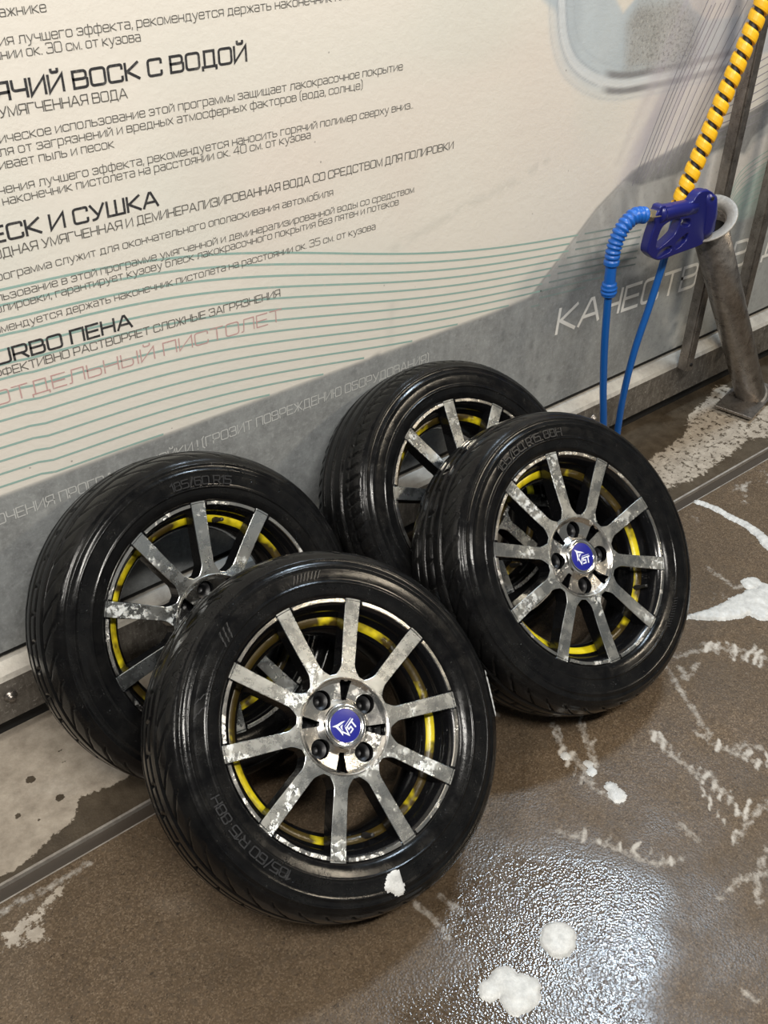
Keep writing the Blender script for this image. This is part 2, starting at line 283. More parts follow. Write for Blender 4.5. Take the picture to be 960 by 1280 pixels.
fomask = t.math('MULTIPLY', t.ramp(fo, [(0.42, 0.0), (0.85, 1.0)]), t.ramp(foam_a, [(0.02, 0.0), (0.25, 1.0)]))
base = t.mix(t.math('MULTIPLY', fomask, 0.72), base, (0.56, 0.53, 0.48))
wn = t.ramp(t.noise(9, 5, 0.6), [(0.35, 0.0), (0.65, 1.0)])
wetness = t.math('ADD', wet_a, t.math('MULTIPLY', t.math('SUBTRACT', wn, 0.5), 0.35), clamp=True)
wetness = t.math('MULTIPLY', wetness, t.math('SUBTRACT', 1.0, drym))
base = t.mix(t.math('MULTIPLY', wetness, 0.52), base, t.mix(1.0, base, (0.30, 0.28, 0.26), 'MULTIPLY'))
rg = t.math('SUBTRACT', 0.60, t.math('MULTIPLY', wetness, 0.51))
rg = t.math('ADD', rg, t.math('MULTIPLY', fomask, 0.25), clamp=True)
h1 = t.bump(t.voronoi(240), 0.24, 0.0014)
h2 = t.bump(t.noise(55, 5, 0.7), 0.16, 0.004, h1)
floor_mat = t.set(Base_Color=base, Roughness=rg, Normal=h2, Specular_IOR_Level=t.math('ADD', t.math('MULTIPLY', wetness, 0.42), 0.16))

# tyre rubber, wet and black
t = NT('wet_tyre_rubber')
rn = t.ramp(t.noise(30, 5, 0.65), [(0.35, 0.0), (0.7, 1.0)])
dr = t.voronoi(340, out='Distance'); drop = t.ramp(dr, [(0.10, 1.0), (0.30, 0.0)])
dm = t.ramp(t.noise(22, 3, 0.6), [(0.50, 0.0), (0.62, 1.0)])
dropm = t.math('MULTIPLY', drop, dm)
nb = t.bump(dropm, 1.0, 0.0022); nb = t.bump(t.noise(120, 5, 0.7), 0.08, 0.002, nb)
tyre_mat = t.set(Base_Color=t.mix(rn, (0.0035, 0.0035, 0.0038), (0.008, 0.0078, 0.0075)),
    Roughness=t.math('ADD', t.math('MULTIPLY', rn, 0.14), 0.12), Normal=nb, Specular_IOR_Level=0.22)
letter_mat = plain('raised_tyre_letters', (0.02, 0.02, 0.021), 0.28)

# alloy
def alloy(name, col, r0, r1, stain):
    t = NT(name)
    a = t.ramp(t.noise(26, 7, 0.72), [(0.40, 0.0), (0.66, 1.0)])
    b_ = t.ramp(t.noise(85, 8, 0.8), [(0.52, 0.0), (0.56, 1.0)])
    patch = t.ramp(t.noise(14, 3, 0.6), [(0.52, 0.0), (0.60, 1.0)])
    bb = t.math('MULTIPLY', b_, patch)
    c = t.mix(t.math('MULTIPLY', a, 0.30), col, tuple(x * 0.70 for x in col))
    c = t.mix(t.math('MULTIPLY', bb, stain), c, (0.62, 0.62, 0.60))
    r = t.math('ADD', t.math('MULTIPLY', a, r1 - r0), r0)
    r = t.math('ADD', r, t.math('MULTIPLY', bb, 0.25))
    nb = t.bump(t.noise(95, 5, 0.7), 0.12, 0.002); nb = t.bump(bb, 0.3, 0.001, nb)
    return t.set(Base_Color=c, Roughness=r, Metallic=t.math('SUBTRACT', 1.0, t.math('MULTIPLY', bb, 0.6)), Normal=nb)
alloy_mat = alloy('machined_alloy', (0.60, 0.62, 0.615), 0.22, 0.36, 0.32)
hub_mat = alloy('machined_hub', (0.66, 0.64, 0.60), 0.18, 0.30, 0.4)
t = NT('gloss_black_paint'); black_mat = t.set(Base_Color=(0.004, 0.004, 0.0045), Roughness=0.16,
    Normal=t.bump(t.math('MULTIPLY', t.ramp(t.voronoi(260), [(0.1, 1.0), (0.3, 0.0)]), t.ramp(t.noise(25, 2), [(0.5, 0.0), (0.6, 1.0)])), 0.6, 0.001))
t = NT('yellow_paint_stripe')
ym = t.ramp(t.noise(7.5, 4, 0.62), [(0.49, 0.0), (0.56, 1.0)])
yellow_mat = t.set(Base_Color=t.mix(ym, (0.045, 0.030, 0.006), (0.62, 0.50, 0.012)), Roughness=0.3,
    Normal=t.bump(t.noise(90, 4, 0.6), 0.3, 0.002))
blue_cap = plain('cap_blue', (0.009, 0.012, 0.19), 0.32)
chrome = plain('chrome_ring', (0.72, 0.72, 0.72), 0.16, 1.0)
white_ink = plain('cap_emblem_white', (0.72, 0.74, 0.78), 0.35)
dark_steel = plain('dark_bolt_steel', (0.008, 0.008, 0.009), 0.4, 0.3)

# weathered steel
def steel(name, c0, c1, rough, metal, lime=.30):
    t = NT(name)
    a = t.ramp(t.noise(30, 8, 0.75), [(0.35, 0.0), (0.68, 1.0)])
    st = t.ramp(t.noise(40, 6, 0.75, stretch=(2.2, 2.2, 0.4)), [(0.50, 0.0), (0.62, 1.0)])
    sp2 = t.ramp(t.noise(150, 6, 0.8), [(0.56, 0.0), (0.66, 1.0)])
    c = t.mix(a, c0, c1); c = t.mix(t.math('MULTIPLY', st, 0.22), c, (0.50, 0.47, 0.42))
    c = t.mix(t.math('MULTIPLY', sp2, lime), c, (0.52, 0.50, 0.46))
    return t.set(Base_Color=c, Metallic=metal, Roughness=t.math('ADD', t.math('MULTIPLY', a, 0.18), rough),
        Normal=t.bump(t.noise(110, 5, 0.7), 0.3, 0.003))
sill_mat = steel('lime_stained_steel', (0.085, 0.075, 0.065), (0.19, 0.175, 0.155), 0.32, 0.4, 0.75)
sill_lit_mat = steel('lit_steel_ledge', (0.33, 0.305, 0.27), (0.48, 0.45, 0.395), 0.42, 0.25)  # paler copy of the sill steel, painting in the light its top catches
post_mat = steel('stained_stainless_post', (0.16, 0.14, 0.125), (0.32, 0.295, 0.27), 0.24, 0.8)
flange_mat = steel('matt_grey_flange', (0.23, 0.215, 0.195), (0.31, 0.295, 0.27), 0.45, 0.3)
drain_edge_mat = steel('drain_edge_steel', (0.28, 0.25, 0.22), (0.42, 0.39, 0.35), 0.38, 0.5)
drain_mat = plain('dark_wet_drain', (0.045, 0.036, 0.028), 0.35)
gap_mat = plain('black_gap', (0.01, 0.01, 0.01), 0.7)
gun_mat = plain('dark_blue_plastic', (0.010, 0.013, 0.125), 0.30)
gun_dark = plain('trigger_blue_plastic', (0.006, 0.007, 0.06), 0.35)
hose_mat = plain('blue_hose_rubber', (0.006, 0.085, 0.33), 0.34)
guard_mat = plain('blue_bend_guard', (0.007, 0.10, 0.42), 0.36)
yel_guard = plain('yellow_spiral_guard', (0.85, 0.47, 0.012), 0.38)
black_rub = plain('black_hose_rubber', (0.015, 0.014, 0.013), 0.5)
brass = plain('worn_brass', (0.42, 0.36, 0.24), 0.35, 0.8)
t = NT('soap_foam')
fm = t.noise(300, 4, 0.7)
foam_mat = t.set(Base_Color=t.mix(t.ramp(t.noise(60, 5, 0.7), [(0.3, 0.0), (0.7, 1.0)]), (0.36, 0.36, 0.35), (0.58, 0.58, 0.56)),
    Roughness=0.45, Normal=t.bump(t.voronoi(420), 0.4, 0.0008))

# ---------------------------------------------------------------- painting grids
def sdf_poly(px, pz, poly):
    """signed distance, negative inside"""
    d = np.full(px.shape, 1e9); inside = np.zeros(px.shape, bool); n = len(poly)
    for i in range(n):
        x0, y0 = poly[i]; x1, y1 = poly[(i + 1) % n]
        ex, ey = x1 - x0, y1 - y0; L = ex * ex + ey * ey + 1e-12
        t_ = np.clip(((px - x0) * ex + (pz - y0) * ey) / L, 0, 1)
        d = np.minimum(d, np.hypot(px - x0 - t_ * ex, pz - y0 - t_ * ey))
        if abs(y1 - y0) > 1e-9:
            cr = ((y0 > pz) != (y1 > pz)) & (px < ex * (pz - y0) / (y1 - y0) + x0)
            inside ^= cr
    return np.where(inside, -d, d)
def dist_line(px, pz, line):
    d = np.full(px.shape, 1e9)
    for (x0, y0), (x1, y1) in zip(line, line[1:]):
        ex, ey = x1 - x0, y1 - y0; L = ex * ex + ey * ey + 1e-12
        t_ = np.clip(((px - x0) * ex + (pz - y0) * ey) / L, 0, 1)
        d = np.minimum(d, np.hypot(px - x0 - t_ * ex, pz - y0 - t_ * ey))
    return d
def cr(pts, closed=True, sub=6):
    n = len(pts); out = []
    g_ = (lambda i: pts[i % n]) if closed else (lambda i: pts[min(max(i, 0), n - 1)])
    for i in range(n if closed else n - 1):
        a, b, c, d = (np.array(g_(i + k), float) for k in (-1, 0, 1, 2))
        for s in range(sub):
            t = s / sub; out.append(list(.5 * ((2 * b) + (c - a) * t + (2 * a - 5 * b + 4 * c - d) * t * t + (3 * b - a - 3 * c + d) * t ** 3)))
    if not closed: out.append(list(pts[-1]))
    return out
def sm(d, w): return np.clip(0.5 - d / w, 0, 1)
def vnoise(px, pz, s, seed=0):
    x = px * s + seed * 17.3; y = pz * s + seed * 9.1
    xi = np.floor(x).astype(int); yi = np.floor(y).astype(int); fx = x - xi; fy = y - yi
    fx = fx * fx * (3 - 2 * fx); fy = fy * fy * (3 - 2 * fy)
    def h(a, b):
        v = np.sin(a * 127.1 + b * 311.7 + seed * 74.7) * 43758.5453
        return v - np.floor(v)
    return (h(xi, yi) * (1 - fx) + h(xi + 1, yi) * fx) * (1 - fy) + (h(xi, yi + 1) * (1 - fx) + h(xi + 1, yi + 1) * fx) * fy

def grid_object(name, us, vs, to3d, attrs, mat):
    nu, nv = len(us), len(vs)
    U, V = np.meshgrid(us, vs)
    co = to3d(U, V).reshape(-1, 3)
    idx = np.arange(nu * nv).reshape(nv, nu)
    q = np.stack([idx[:-1, :-1], idx[:-1, 1:], idx[1:, 1:], idx[1:, :-1]], -1).reshape(-1, 4)
    me = bpy.data.meshes.new(name); me.vertices.add(nu * nv); me.vertices.foreach_set('co', co.astype(np.float32).ravel())
    me.loops.add(q.size); me.loops.foreach_set('vertex_index', q.ravel().astype(np.int32))
    me.polygons.add(len(q)); me.polygons.foreach_set('loop_start', np.arange(0, q.size, 4, dtype=np.int32))
    me.polygons.foreach_set('loop_total', np.full(len(q), 4, dtype=np.int32))
    me.polygons.foreach_set('use_smooth', np.ones(len(q), bool))
    me.update(calc_edges=True)
    for k, arr in attrs.items():
        a = me.attributes.new(k, 'FLOAT_COLOR', 'POINT'); a.data.foreach_set('color', arr.astype(np.float32).ravel())
    me.materials.append(mat)
    return link(bpy.data.objects.new(name, me))

# ---------------------------------------------------------------- wall with its printed panel
us = np.append(np.arange(-0.8, 1.5, 0.012), np.arange(1.5, 3.42, 0.0042)); vs = np.append(np.arange(0.200, 1.30, 0.0042), np.arange(1.30, 1.96, .02))
U, V = np.meshgrid(us, vs)
paint = np.ones(U.shape + (4,)); mk = np.zeros(U.shape + (4,))
Wc = np.array([0.71, 0.675, 0.615])
paint[..., :3] = Wc
def lay(mask, col, k=1.0):
    m = (mask * k)[..., None]; paint[..., :3] = paint[..., :3] * (1 - m) + np.array(col) * m
warm = vnoise(U, V, 3.0, 1) * 0.6 + vnoise(U, V, 9.0, 2) * 0.4
lay(np.clip((warm - 0.5) * 2.4, 0, 1), (0.66, 0.56, 0.50), 0.35)
lay(np.clip((vnoise(U, V, 5, 3) - 0.55) * 3, 0, 1), (0.55, 0.60, 0.55), 0.25)
xr = sm(1.75 - U, 0.5)
lay(xr, (0.66, 0.64, 0.62), 0.5)
band_top = 0.531 + 0.012 * np.clip((U - 1.55) / 0.3, 0, 1)
greyb = sm(V - band_top, 0.010)
car = sm(sdf_poly(U, V, D['car']), 0.016)
lay(car, (0.30, 0.305, 0.31), 0.78)
# light streaks inside the car body
lay(car * np.clip((vnoise(U * 2.2 + V * 0.8, V * 0.5, 22, 5) - 0.45) * 3, 0, 1), (0.62, 0.63, 0.62), 0.38)
lay(car * sm(V - 0.545 - 0.02 * np.sin(U * 9), 0.03), (0.23, 0.24, 0.245), 0.8)
lay(greyb, (0.215, 0.222, 0.225), 1.0)
lay(greyb * sm(U - 0.9, 0.6), (0.185, 0.19, 0.19), 0.6)
lay(greyb * sm(V - 0.33 - 0.03 * np.sin(U * 4), 0.1), (0.16, 0.165, 0.165), 0.35)
right_grey = greyb * sm(2.13 - U + 0.25 * (V - 0.4), 0.05)
lay(right_grey, (0.40, 0.41, 0.40), 0.55)
br = sm(sdf_poly(U, V, D['bright']), 0.03)
lay(br * np.clip(vnoise(U, V * 2, 30, 8) * 1.6 - 0.25, 0, 1), (0.70, 0.71, 0.70), 0.8)
sc = sm(sdf_poly(U, V, D['scrape']), 0.03)
lay(sc * np.clip(vnoise(U, V, 40, 9) * 2 - 0.4, 0, 1), (0.60, 0.59, 0.55), 0.75)
lay(sm(sdf_poly(U, V, D['white']), 0.012), (0.66, 0.63, 0.60), 0.95)
lay(sm(sdf_poly(U, V, D['fan']), 0.014), (0.36, 0.47, 0.44), 0.85)
lay(sm(sdf_poly(U, V, D['band']), 0.007), (0.165, 0.165, 0.175), 0.92)
lay(sm(np.abs(sdf_poly(U, V, D['car'])) - .002, .006) * sm(.545 - V, .01), (0.17, 0.17, 0.18), 0.7)
gl = sm(sdf_poly(U, V, cr(D['glass'])), 0.012)
lay(gl, (0.36, 0.43, 0.49), 0.85)
lay(gl * np.clip((vnoise(U * 2, V * 0.5, 12, 11) - 0.4) * 2, 0, 1), (0.50, 0.56, 0.60), 0.6)
gg = sm(sdf_poly(U, V, D['glass_grey']), 0.035)
lay(gg, (0.34, 0.34, 0.335), 0.85)
lay(gg * np.clip((vnoise(U, V, 26, 13) - .45) * 3, 0, 1), (0.22, 0.22, 0.215), 0.4)
mk[..., 1] = gg
lay(sm(sdf_poly(U, V, D['glass_tri']), 0.008), (0.66, 0.62, 0.56))
lay(sm(sdf_poly(U, V, D['glass_tri2']), 0.010), (0.64, 0.60, 0.56), 0.9)
rl = dist_line(U, V, cr(D['rim'], False))
lay(sm(np.abs(rl) - 0.030, 0.03) * (1 - 0.6 * gl), (0.47, 0.54, 0.60), 0.55)
lay(sm(np.abs(rl - 0.004) - 0.006, 0.01), (0.68, 0.70, 0.72), 0.6)
lay(sm(np.abs(rl - 0.016) - 0.007, 0.006) * sm(1.82 - U, 0.03), (0.15, 0.15, 0.165), 0.85)
lay(sm(np.abs(rl - 0.012) - 0.0015, 0.005) * sm(U - 1.80, .03), (0.24, 0.28, 0.33), 0.7)
lay(sm(np.abs(rl - 0.034) - 0.001, 0.005), (0.30, 0.35, 0.40), 0.5)
# lilac veil behind the fine lines
veil = sm(sdf_poly(U, V, [[1.93, 0.76], [2.20, 0.80], [2.62, 1.2], [2.05, 1.25]]), 0.09)
lay(veil, (0.55, 0.53, 0.58), 0.5)
lay(veil * np.clip((vnoise(U * 2.4 - V * 1.2, V * 0.3, 20, 21) - 0.5) * 3, 0, 1), (0.40, 0.37, 0.46), 0.4)
# soft dirty smears and droplet marks
lay(sm(dist_line(U, V, [[1.23, 0.755], [1.42, 0.80], [1.60, 0.83], [1.68, 0.86]]) - 0.004, 0.024) * (vnoise(U, V, 60, 31) > 0.35), (0.42, 0.42, 0.38), 0.4)
lay(sm(dist_line(U, V, [[1.98, 0.95], [1.93, 0.86], [1.90, 0.80]]) - 0.006, 0.02), (0.50, 0.48, 0.46), 0.35)
lay(sm(dist_line(U, V, [[1.24, 0.64], [1.235, 0.53]]) - 0.006, 0.02), (0.46, 0.45, 0.42), 0.35)
for cx, cz, rr in D['spots']:
    lay(sm(np.hypot(U - cx, (V - cz) * 0.62) - rr, 0.008), (0.12, 0.125, 0.13), 0.75)
for i in range(90):
    cx = random.uniform(0.2, 2.8); cz = random.uniform(0.22, 0.5); L = random.uniform(0.01, 0.06)
    box_ = (np.abs(U - cx) < 0.01) & (np.abs(V - cz) < L + 0.02)
    s_ = sm(np.abs(U - cx) - random.uniform(0.0005, 0.003), 0.005) * sm(np.abs(V - cz) - L, 0.02) * box_
    lay(s_ * greyb, (0.36, 0.37, 0.37), random.uniform(0.2, 0.6))
fr_ = np.clip((vnoise(U, V * .02, 230, 61) - .6) * 4, 0, 1) * sm(np.hypot((U - .47) / 1.8, V - .375) - .02, .04)
lay(fr_ * greyb, (0.42, 0.43, 0.43), .55)
for pts_ in ([[.445, .468], [.475, .475]], [[.448, .472], [.452, .44]], [[.36, .33], [.42, .36], [.50, .375]], [[1.15, .44], [1.17, .43]]):
    lay(sm(dist_line(U, V, pts_) - .0008, .004), (0.46, 0.47, 0.47), .6)
mk[..., 0] = np.clip(greyb + car * 0.75 + gg * 0.5, 0, 1); mk[..., 3] = 1
wall = grid_object('wall_back', us, vs, lambda a, b: np.stack([a, np.zeros_like(a), b], -1), {'paint': paint, 'masks': mk}, panel_mat)
wall['kind'] = 'structure'
bm = bmesh.new(); box_bm(bm, (-3.5, -4.4, 0.0), (6.0, -4.3, 3.0)); fw = bm_obj('wall_front', bm, plain('far_bay_wall', (0.62, 0.62, 0.60), 0.5)); fw['kind'] = 'structure'
# backing edge of the sheet, so it has a thickness
bm = bmesh.new(); box_bm(bm, (-0.8, 0.0012, 0.2), (3.42, 0.012, 1.96))
bm_obj('panel_backing', bm, gap_mat, wall)

# ---------------------------------------------------------------- stroke lettering
GL = {
'А': (1.0, '0,0 .44,1 .56,1 1,0|.14,.32 .86,.32'), 'Б': (.88, '.85,1 0,1 0,0 .88,0r .88,.56r 0,.56'),
'В': (.88, '0,.53 .83,.53r .83,1r 0,1 0,0 .88,0r .88,.50'), 'Г': (.75, '0,0 0,1 .75,1'),
'Д': (1.0, '0,-.18 0,0 1,0 1,-.18|.16,0 .16,1 .86,1 .86,0'), 'Е': (.8, '.8,1 0,1 0,0 .8,0|0,.5 .74,.5'),
'Ж': (1.15, '.575,0 .575,1|0,1 .5,.5 0,0|1.15,1 .65,.5 1.15,0'), 'З': (.88, '0,.8 0,1r .84,1r .84,.53|.25,.53 .88,.53r .88,0r 0,0r 0,.2'),
'И': (.88, '0,1 0,0 .88,1 .88,0'), 'Й': (.88, '0,1 0,0 .88,1 .88,0|.24,1.32 .24,1.16r .64,1.16r .64,1.32'),
'К': (.88, '0,0 0,1|.84,1 .1,.5 .88,0'), 'Л': (.92, '0,0 .14,0r .2,1 .92,1 .92,0'), 'М': (1.0, '0,0 0,1 .5,.05 1,1 1,0'),
'Н': (.88, '0,0 0,1|.88,0 .88,1|0,.5 .88,.5'), 'О': (.92, 'c0,0 0,1 .92,1 .92,0'), 'П': (.86, '0,0 0,1 .86,1 .86,0'),
'Р': (.86, '0,0 0,1 .86,1r .86,.4r 0,.4'), 'С': (.9, '.9,.76 .9,1r 0,1r 0,0r .9,0r .9,.24'), 'Т': (.88, '0,1 .88,1|.44,0 .44,1'),
'У': (.88, '0,1 .46,.28|.88,1 .36,.03r .1,0'), 'Ф': (1.05, 'c0,.18 0,.84 1.05,.84 1.05,.18|.525,0 .525,1'), 'Х': (.88, '0,0 .88,1|0,1 .88,0'),
'Ч': (.84, '0,1 0,.42r .84,.42|.84,0 .84,1'), 'Ш': (1.15, '0,1 0,0 1.15,0 1.15,1|.575,0 .575,1'),
'Щ': (1.22, '0,1 0,0 1.22,0 1.22,-.2|1.1,0 1.1,1|.55,0 .55,1'), 'Ц': (.96, '0,1 0,0 .96,0 .96,-.2|.84,0 .84,1'),
'Ы': (1.05, '0,1 0,0 .74,0r .74,.56r 0,.56|1.05,0 1.05,1'), 'Ь': (.84, '0,1 0,0 .84,0r .84,.56r 0,.56'),
'Э': (.88, '0,.8 0,1r .88,1r .88,0r 0,0r 0,.2|.25,.5 .88,.5'), 'Ю': (1.25, '0,0 0,1|0,.5 .38,.5|c.38,0 .38,1 1.25,1 1.25,0'),
'Я': (.86, '.86,0 .86,1 0,1r 0,.42r .86,.42|.3,.42 0,0'),
'U': (.9, '0,1 0,0r .9,0r .9,1'), 'R': (.88, '0,0 0,1 .86,1r .86,.42r 0,.42|.5,.42 .88,0'), 'B': (.88, '0,.53 .83,.53r .83,1r 0,1 0,0 .88,0r .88,.50'),
'O': (.92, 'c0,0 0,1 .92,1 .92,0'), 'T': (.88, '0,1 .88,1|.44,0 .44,1'), 'H': (.88, '0,0 0,1|.88,0 .88,1|0,.5 .88,.5'), 'V': (.9, '0,1 .45,0 .9,1'), 'S': (.85, '.85,1 0,1r 0,.52r .85,.52r .85,0r 0,0'),
'0': (.9, 'c0,0 0,1 .9,1 .9,0'), '1': (.3, '0,.8 .3,1 .3,0'), '3': (.88, '0,.85 0,1r .84,1r .84,.53|.25,.53 .88,.53r .88,0r 0,0r 0,.15'),
'4': (.92, '.72,0 .72,1 0,.3 .92,.3'), '5': (.86, '.84,1 0,1 0,.58 .86,.58r .86,0r 0,0'), '6': (.86, '.84,1 0,1r 0,0r .86,0r .86,.58r 0,.58'),
'8': (.88, 'c0,0 0,.52 .88,.52 .88,0|c.05,.52 .05,1 .83,1 .83,.52'), '/': (.5, '0,-.1 .5,1.1'),
'.': (.05, '0,0 .06,0'), ',': (.05, '.06,.06 0,-.16'), '(': (.22, '.22,1.15 0,.95 0,.05 .22,-.15'), ')': (.22, '0,1.15 .22,.95 .22,.05 0,-.15'), '!': (.06, '.03,.3 .03,1|0,0 .06,0'),
'а': (.68, '0,.7 .68,.7r .68,0 0,0r 0,.38r .68,.38'), 'б': (.7, '.7,1 0,.95r 0,0r .7,0r .7,.64r 0,.64'), 'е': (.7, '.7,.14 .7,0r 0,0r 0,.7r .7,.7r .7,.36 0,.36'),
'р': (.7, '0,-.3 0,.7 .7,.7r .7,0r 0,0'), 'у': (.7, '0,.7 .38,.05|.7,.7 .28,-.3r .05,-.3'), 'ф': (.95, 'c0,0 0,.7 .95,.7 .95,0|.475,-.3 .475,.95'),
}
for ch in 'вгджзийклмнопстхцчшщыьэюя':
    w, p = GL[ch.upper()]
    q = []
    for path in p.split('|'):
        pre = 'c' if path[0] == 'c' else ''
        pts = []
        for tok in path.lstrip('c').split():
            r_ = 'r' if tok.endswith('r') else ''
            x_, y_ = tok.rstrip('r').split(',')
            pts.append('%.3f,%.3f%s' % (float(x_) * .8, float(y_) * .7, r_))
        q.append(pre + ' '.join(pts))
    GL[ch] = (w * .8, '|'.join(q))

def glyph_paths(ch):
    w, p = GL[ch]; out = []
    for path in p.split('|'):
        closed = path[0] == 'c'
        P = []; R = []
        for tok in path.lstrip('c').split():
            R.append(tok.endswith('r') or closed); x_, y_ = tok.rstrip('r').split(','); P.append((float(x_), float(y_)))
        n = len(P); res = []
        for i in range(n):
            if R[i] and (closed or 0 < i < n - 1):
                p0 = Vector(P[i - 1]); p1 = Vector(P[i]); p2 = Vector(P[(i + 1) % n])
                a = p0 - p1; b = p2 - p1; rr = min(0.2, a.length * .5, b.length * .5)
                s_ = p1 + a.normalized() * rr; e_ = p1 + b.normalized() * rr
                for k in range(5):
                    t_ = k / 4; res.append(tuple(s_ * (1 - t_) ** 2 + p1 * 2 * t_ * (1 - t_) + e_ * t_ * t_))
            else: res.append(P[i])
        out.append((res, closed))
    return w, out

def text_width(s, gap=.13, space=.42):
    return sum(space if c_ == ' ' else GL[c_][0] + gap for c_ in s) - gap

def ribbon(P, closed, th, V, Fc, fn):
    P = [Vector(p) for p in P]; n = len(P); L = []; Rr = []
    for i in range(n):
        if closed: a, b = P[i] - P[i - 1], P[(i + 1) % n] - P[i]
        else: a = P[i] - P[i - 1] if i else P[1] - P[0]; b = P[i + 1] - P[i] if i < n - 1 else a
        a = a.normalized(); b = b.normalized()
        na, nb_ = Vector((-a.y, a.x)), Vector((-b.y, b.x)); m = na + nb_
        m = m.normalized() if m.length > .1 else na
        k = th / 2 / max(m.dot(na), 0.45)
        ext = Vector((0, 0))
        if not closed and i == 0: ext = -a * th * .4
        if not closed and i == n - 1: ext = a * th * .4
        L.append(P[i] + m * k + ext); Rr.append(P[i] - m * k + ext)
    o = len(V)
    for a, b in zip(L, Rr): V.append(fn(a)); V.append(fn(b))
    for i in range(n if closed else n - 1):
        j = (i + 1) % n
        Fc.append((o + 2 * i, o + 2 * j, o + 2 * j + 1, o + 2 * i + 1))

def lettering(text, x0, z0, x1, z1, cap, th, mat, label, prefix='', suffix='', lift=0.0006):
    gp = .24 if th > .003 else .22
    """flat print on the wall: text spans x0..x1, prefix and suffix run on at the same scale"""
    kx = (x1 - x0) / text_width(text, gp); sl = (z1 - z0) / (x1 - x0)
    sx_ = x0 - (text_width(prefix, gp) + (.42 if prefix.endswith(' ') else gp)) * kx if prefix else x0
    V = []; Fc = []; x = 0
    for c_ in prefix + text + suffix:
        if c_ == ' ': x += .42; continue
        w, paths = glyph_paths(c_)
        for ip, (P, cl) in enumerate(paths):
            Q = [(sx_ + (x + p[0]) * kx, p[1] * cap) for p in P]
            ribbon(Q, cl, th, V, Fc, lambda v: (v[0], -lift - .00012 * ip, z0 + (v[0] - x0) * sl + v[1]))
        x += w + gp
    o = mesh_obj('lettering', V, Fc, mat, wall); o['label'] = label
    return o

C_, B_, S_ = .0228, .0134, .0138
body_w, sub_w, head_w = .00125, .0016, .0040
LT = [
 ('ажнике', 'баг', '', 1, B_, body_w, ink_body), ('ия лучшего эффекта, рекомендуется держать', 'для получен', ' наконечник пистолета', 2, B_, body_w, ink_body),
 ('ии ок. 30 см. от кузова', 'на расстоян', '', 3, B_, body_w, ink_body), ('ИЙ ВОСК С ВОДОЙ', 'ГОРЯЧ', '', 4, C_, head_w, ink_dark),
 ('УМЯГЧЕННАЯ ВОДА', '', '', 5, S_, sub_w, ink_body), ('ическое использование этой программы защищает лакокрасочное покрытие', 'период', '', 6, B_, body_w, ink_body),
 ('ля от загрязнений и вредных атмосферных факторов (вода, солнце)', 'автомоби', '', 7, B_, body_w, ink_body), ('ивает пыль и песок', 'смачи', '', 8, B_, body_w, ink_body),
 ('учения лучшего эффекта, рекомендуется наносить горячий полимер сверху вниз..', 'для пол', '', 9, B_, body_w, ink_body),
 ('наконечник пистолета на расстоянии ок. 40 см. от кузова', 'держать ', '', 10, B_, body_w, ink_body), ('ЕСК И СУШКА', 'БЛ', '', 11, C_, head_w, ink_dark),
 ('ДНАЯ УМЯГЧЕННАЯ И ДЕМИНЕРАЛИЗИРОВАННАЯ ВОДА СО СРЕДСТВОМ ДЛЯ ПОЛИРОВКИ', 'ХОЛО', '', 12, S_, sub_w, ink_body),
 ('рограмма служит для окончательного ополаскивания автомобиля', 'п', '', 13, B_, body_w, ink_body),
 ('льзование в этой программе умягченной и деминерализированной воды со средством', 'испо', '', 14, B_, body_w, ink_body),
 ('олировки, гарантирует кузову блеск лакокрасочного покрытия без пятен и потеков', 'для п', '', 15, B_, body_w, ink_body),
 ('омендуется держать наконечник пистолета на расстоянии ок. 35 см. от кузова', 'рек', '', 16, B_, body_w, ink_body),
 ('URBO ПЕНА', 'T', '', 17, C_, head_w, ink_dark), ('ФЕКТИВНО РАСТВОРЯЕТ СЛОЖНЫЕ ЗАГРЯЗНЕНИЯ', 'ЭФ', '', 18, S_, sub_w, ink_body),
 ('ОТДЕЛЬНЫЙ ПИСТОЛЕТ', '', '', 19, .0240, .0022, ink_pink), ('ОЧЕНИЯ ПРОГРАММЫ МОЙКИ ! (ГРОЗИТ ПОВРЕЖДЕНИЮ ОБОРУДОВАНИЯ)', 'ОКОН', '', 20, .0200, .0021, ink_pale)]
LP = {1: (.543, 1.267, .609, 1.266), 2: (.535, 1.2315, .979, 1.226), 3: (.545, 1.214, .746, 1.210), 4: (.567, 1.161, .927, 1.157), 5: (.515, 1.139, .713, 1.134),
 6: (.508, 1.105, 1.253, 1.095), 7: (.504, 1.087, 1.162, 1.077), 8: (.500, 1.069, .680, 1.066), 9: (.480, 1.034, 1.280, 1.024), 10: (.496, 1.017, 1.050, 1.012),
 11: (.465, .965, .742, .961), 12: (.477, .940, 1.387, .929), 13: (.460, .906, 1.094, .900), 14: (.452, .874, 1.289, .863), 15: (.447, .856, 1.251, .847),
 16: (.438, .823, 1.194, .811), 17: (.430, .771, .666, .766), 18: (.436, .749, .968, .735), 19: (.410, .702, .969, .685), 20: (.366, .478, 1.347, .469)}
for txt, pre, suf, k, cap, th, m in LT:
    kind = {ink_dark: 'bold dark grey heading', ink_body: 'thin dark grey line', ink_pink: 'faded pink line', ink_pale: 'pale grey line on the dark band'}[m]
    lettering(txt, *LP[k], cap, th, m, '%s reading %s' % (kind, ' '.join((pre + txt).split()[:5]).strip(',.')), pre, suf)
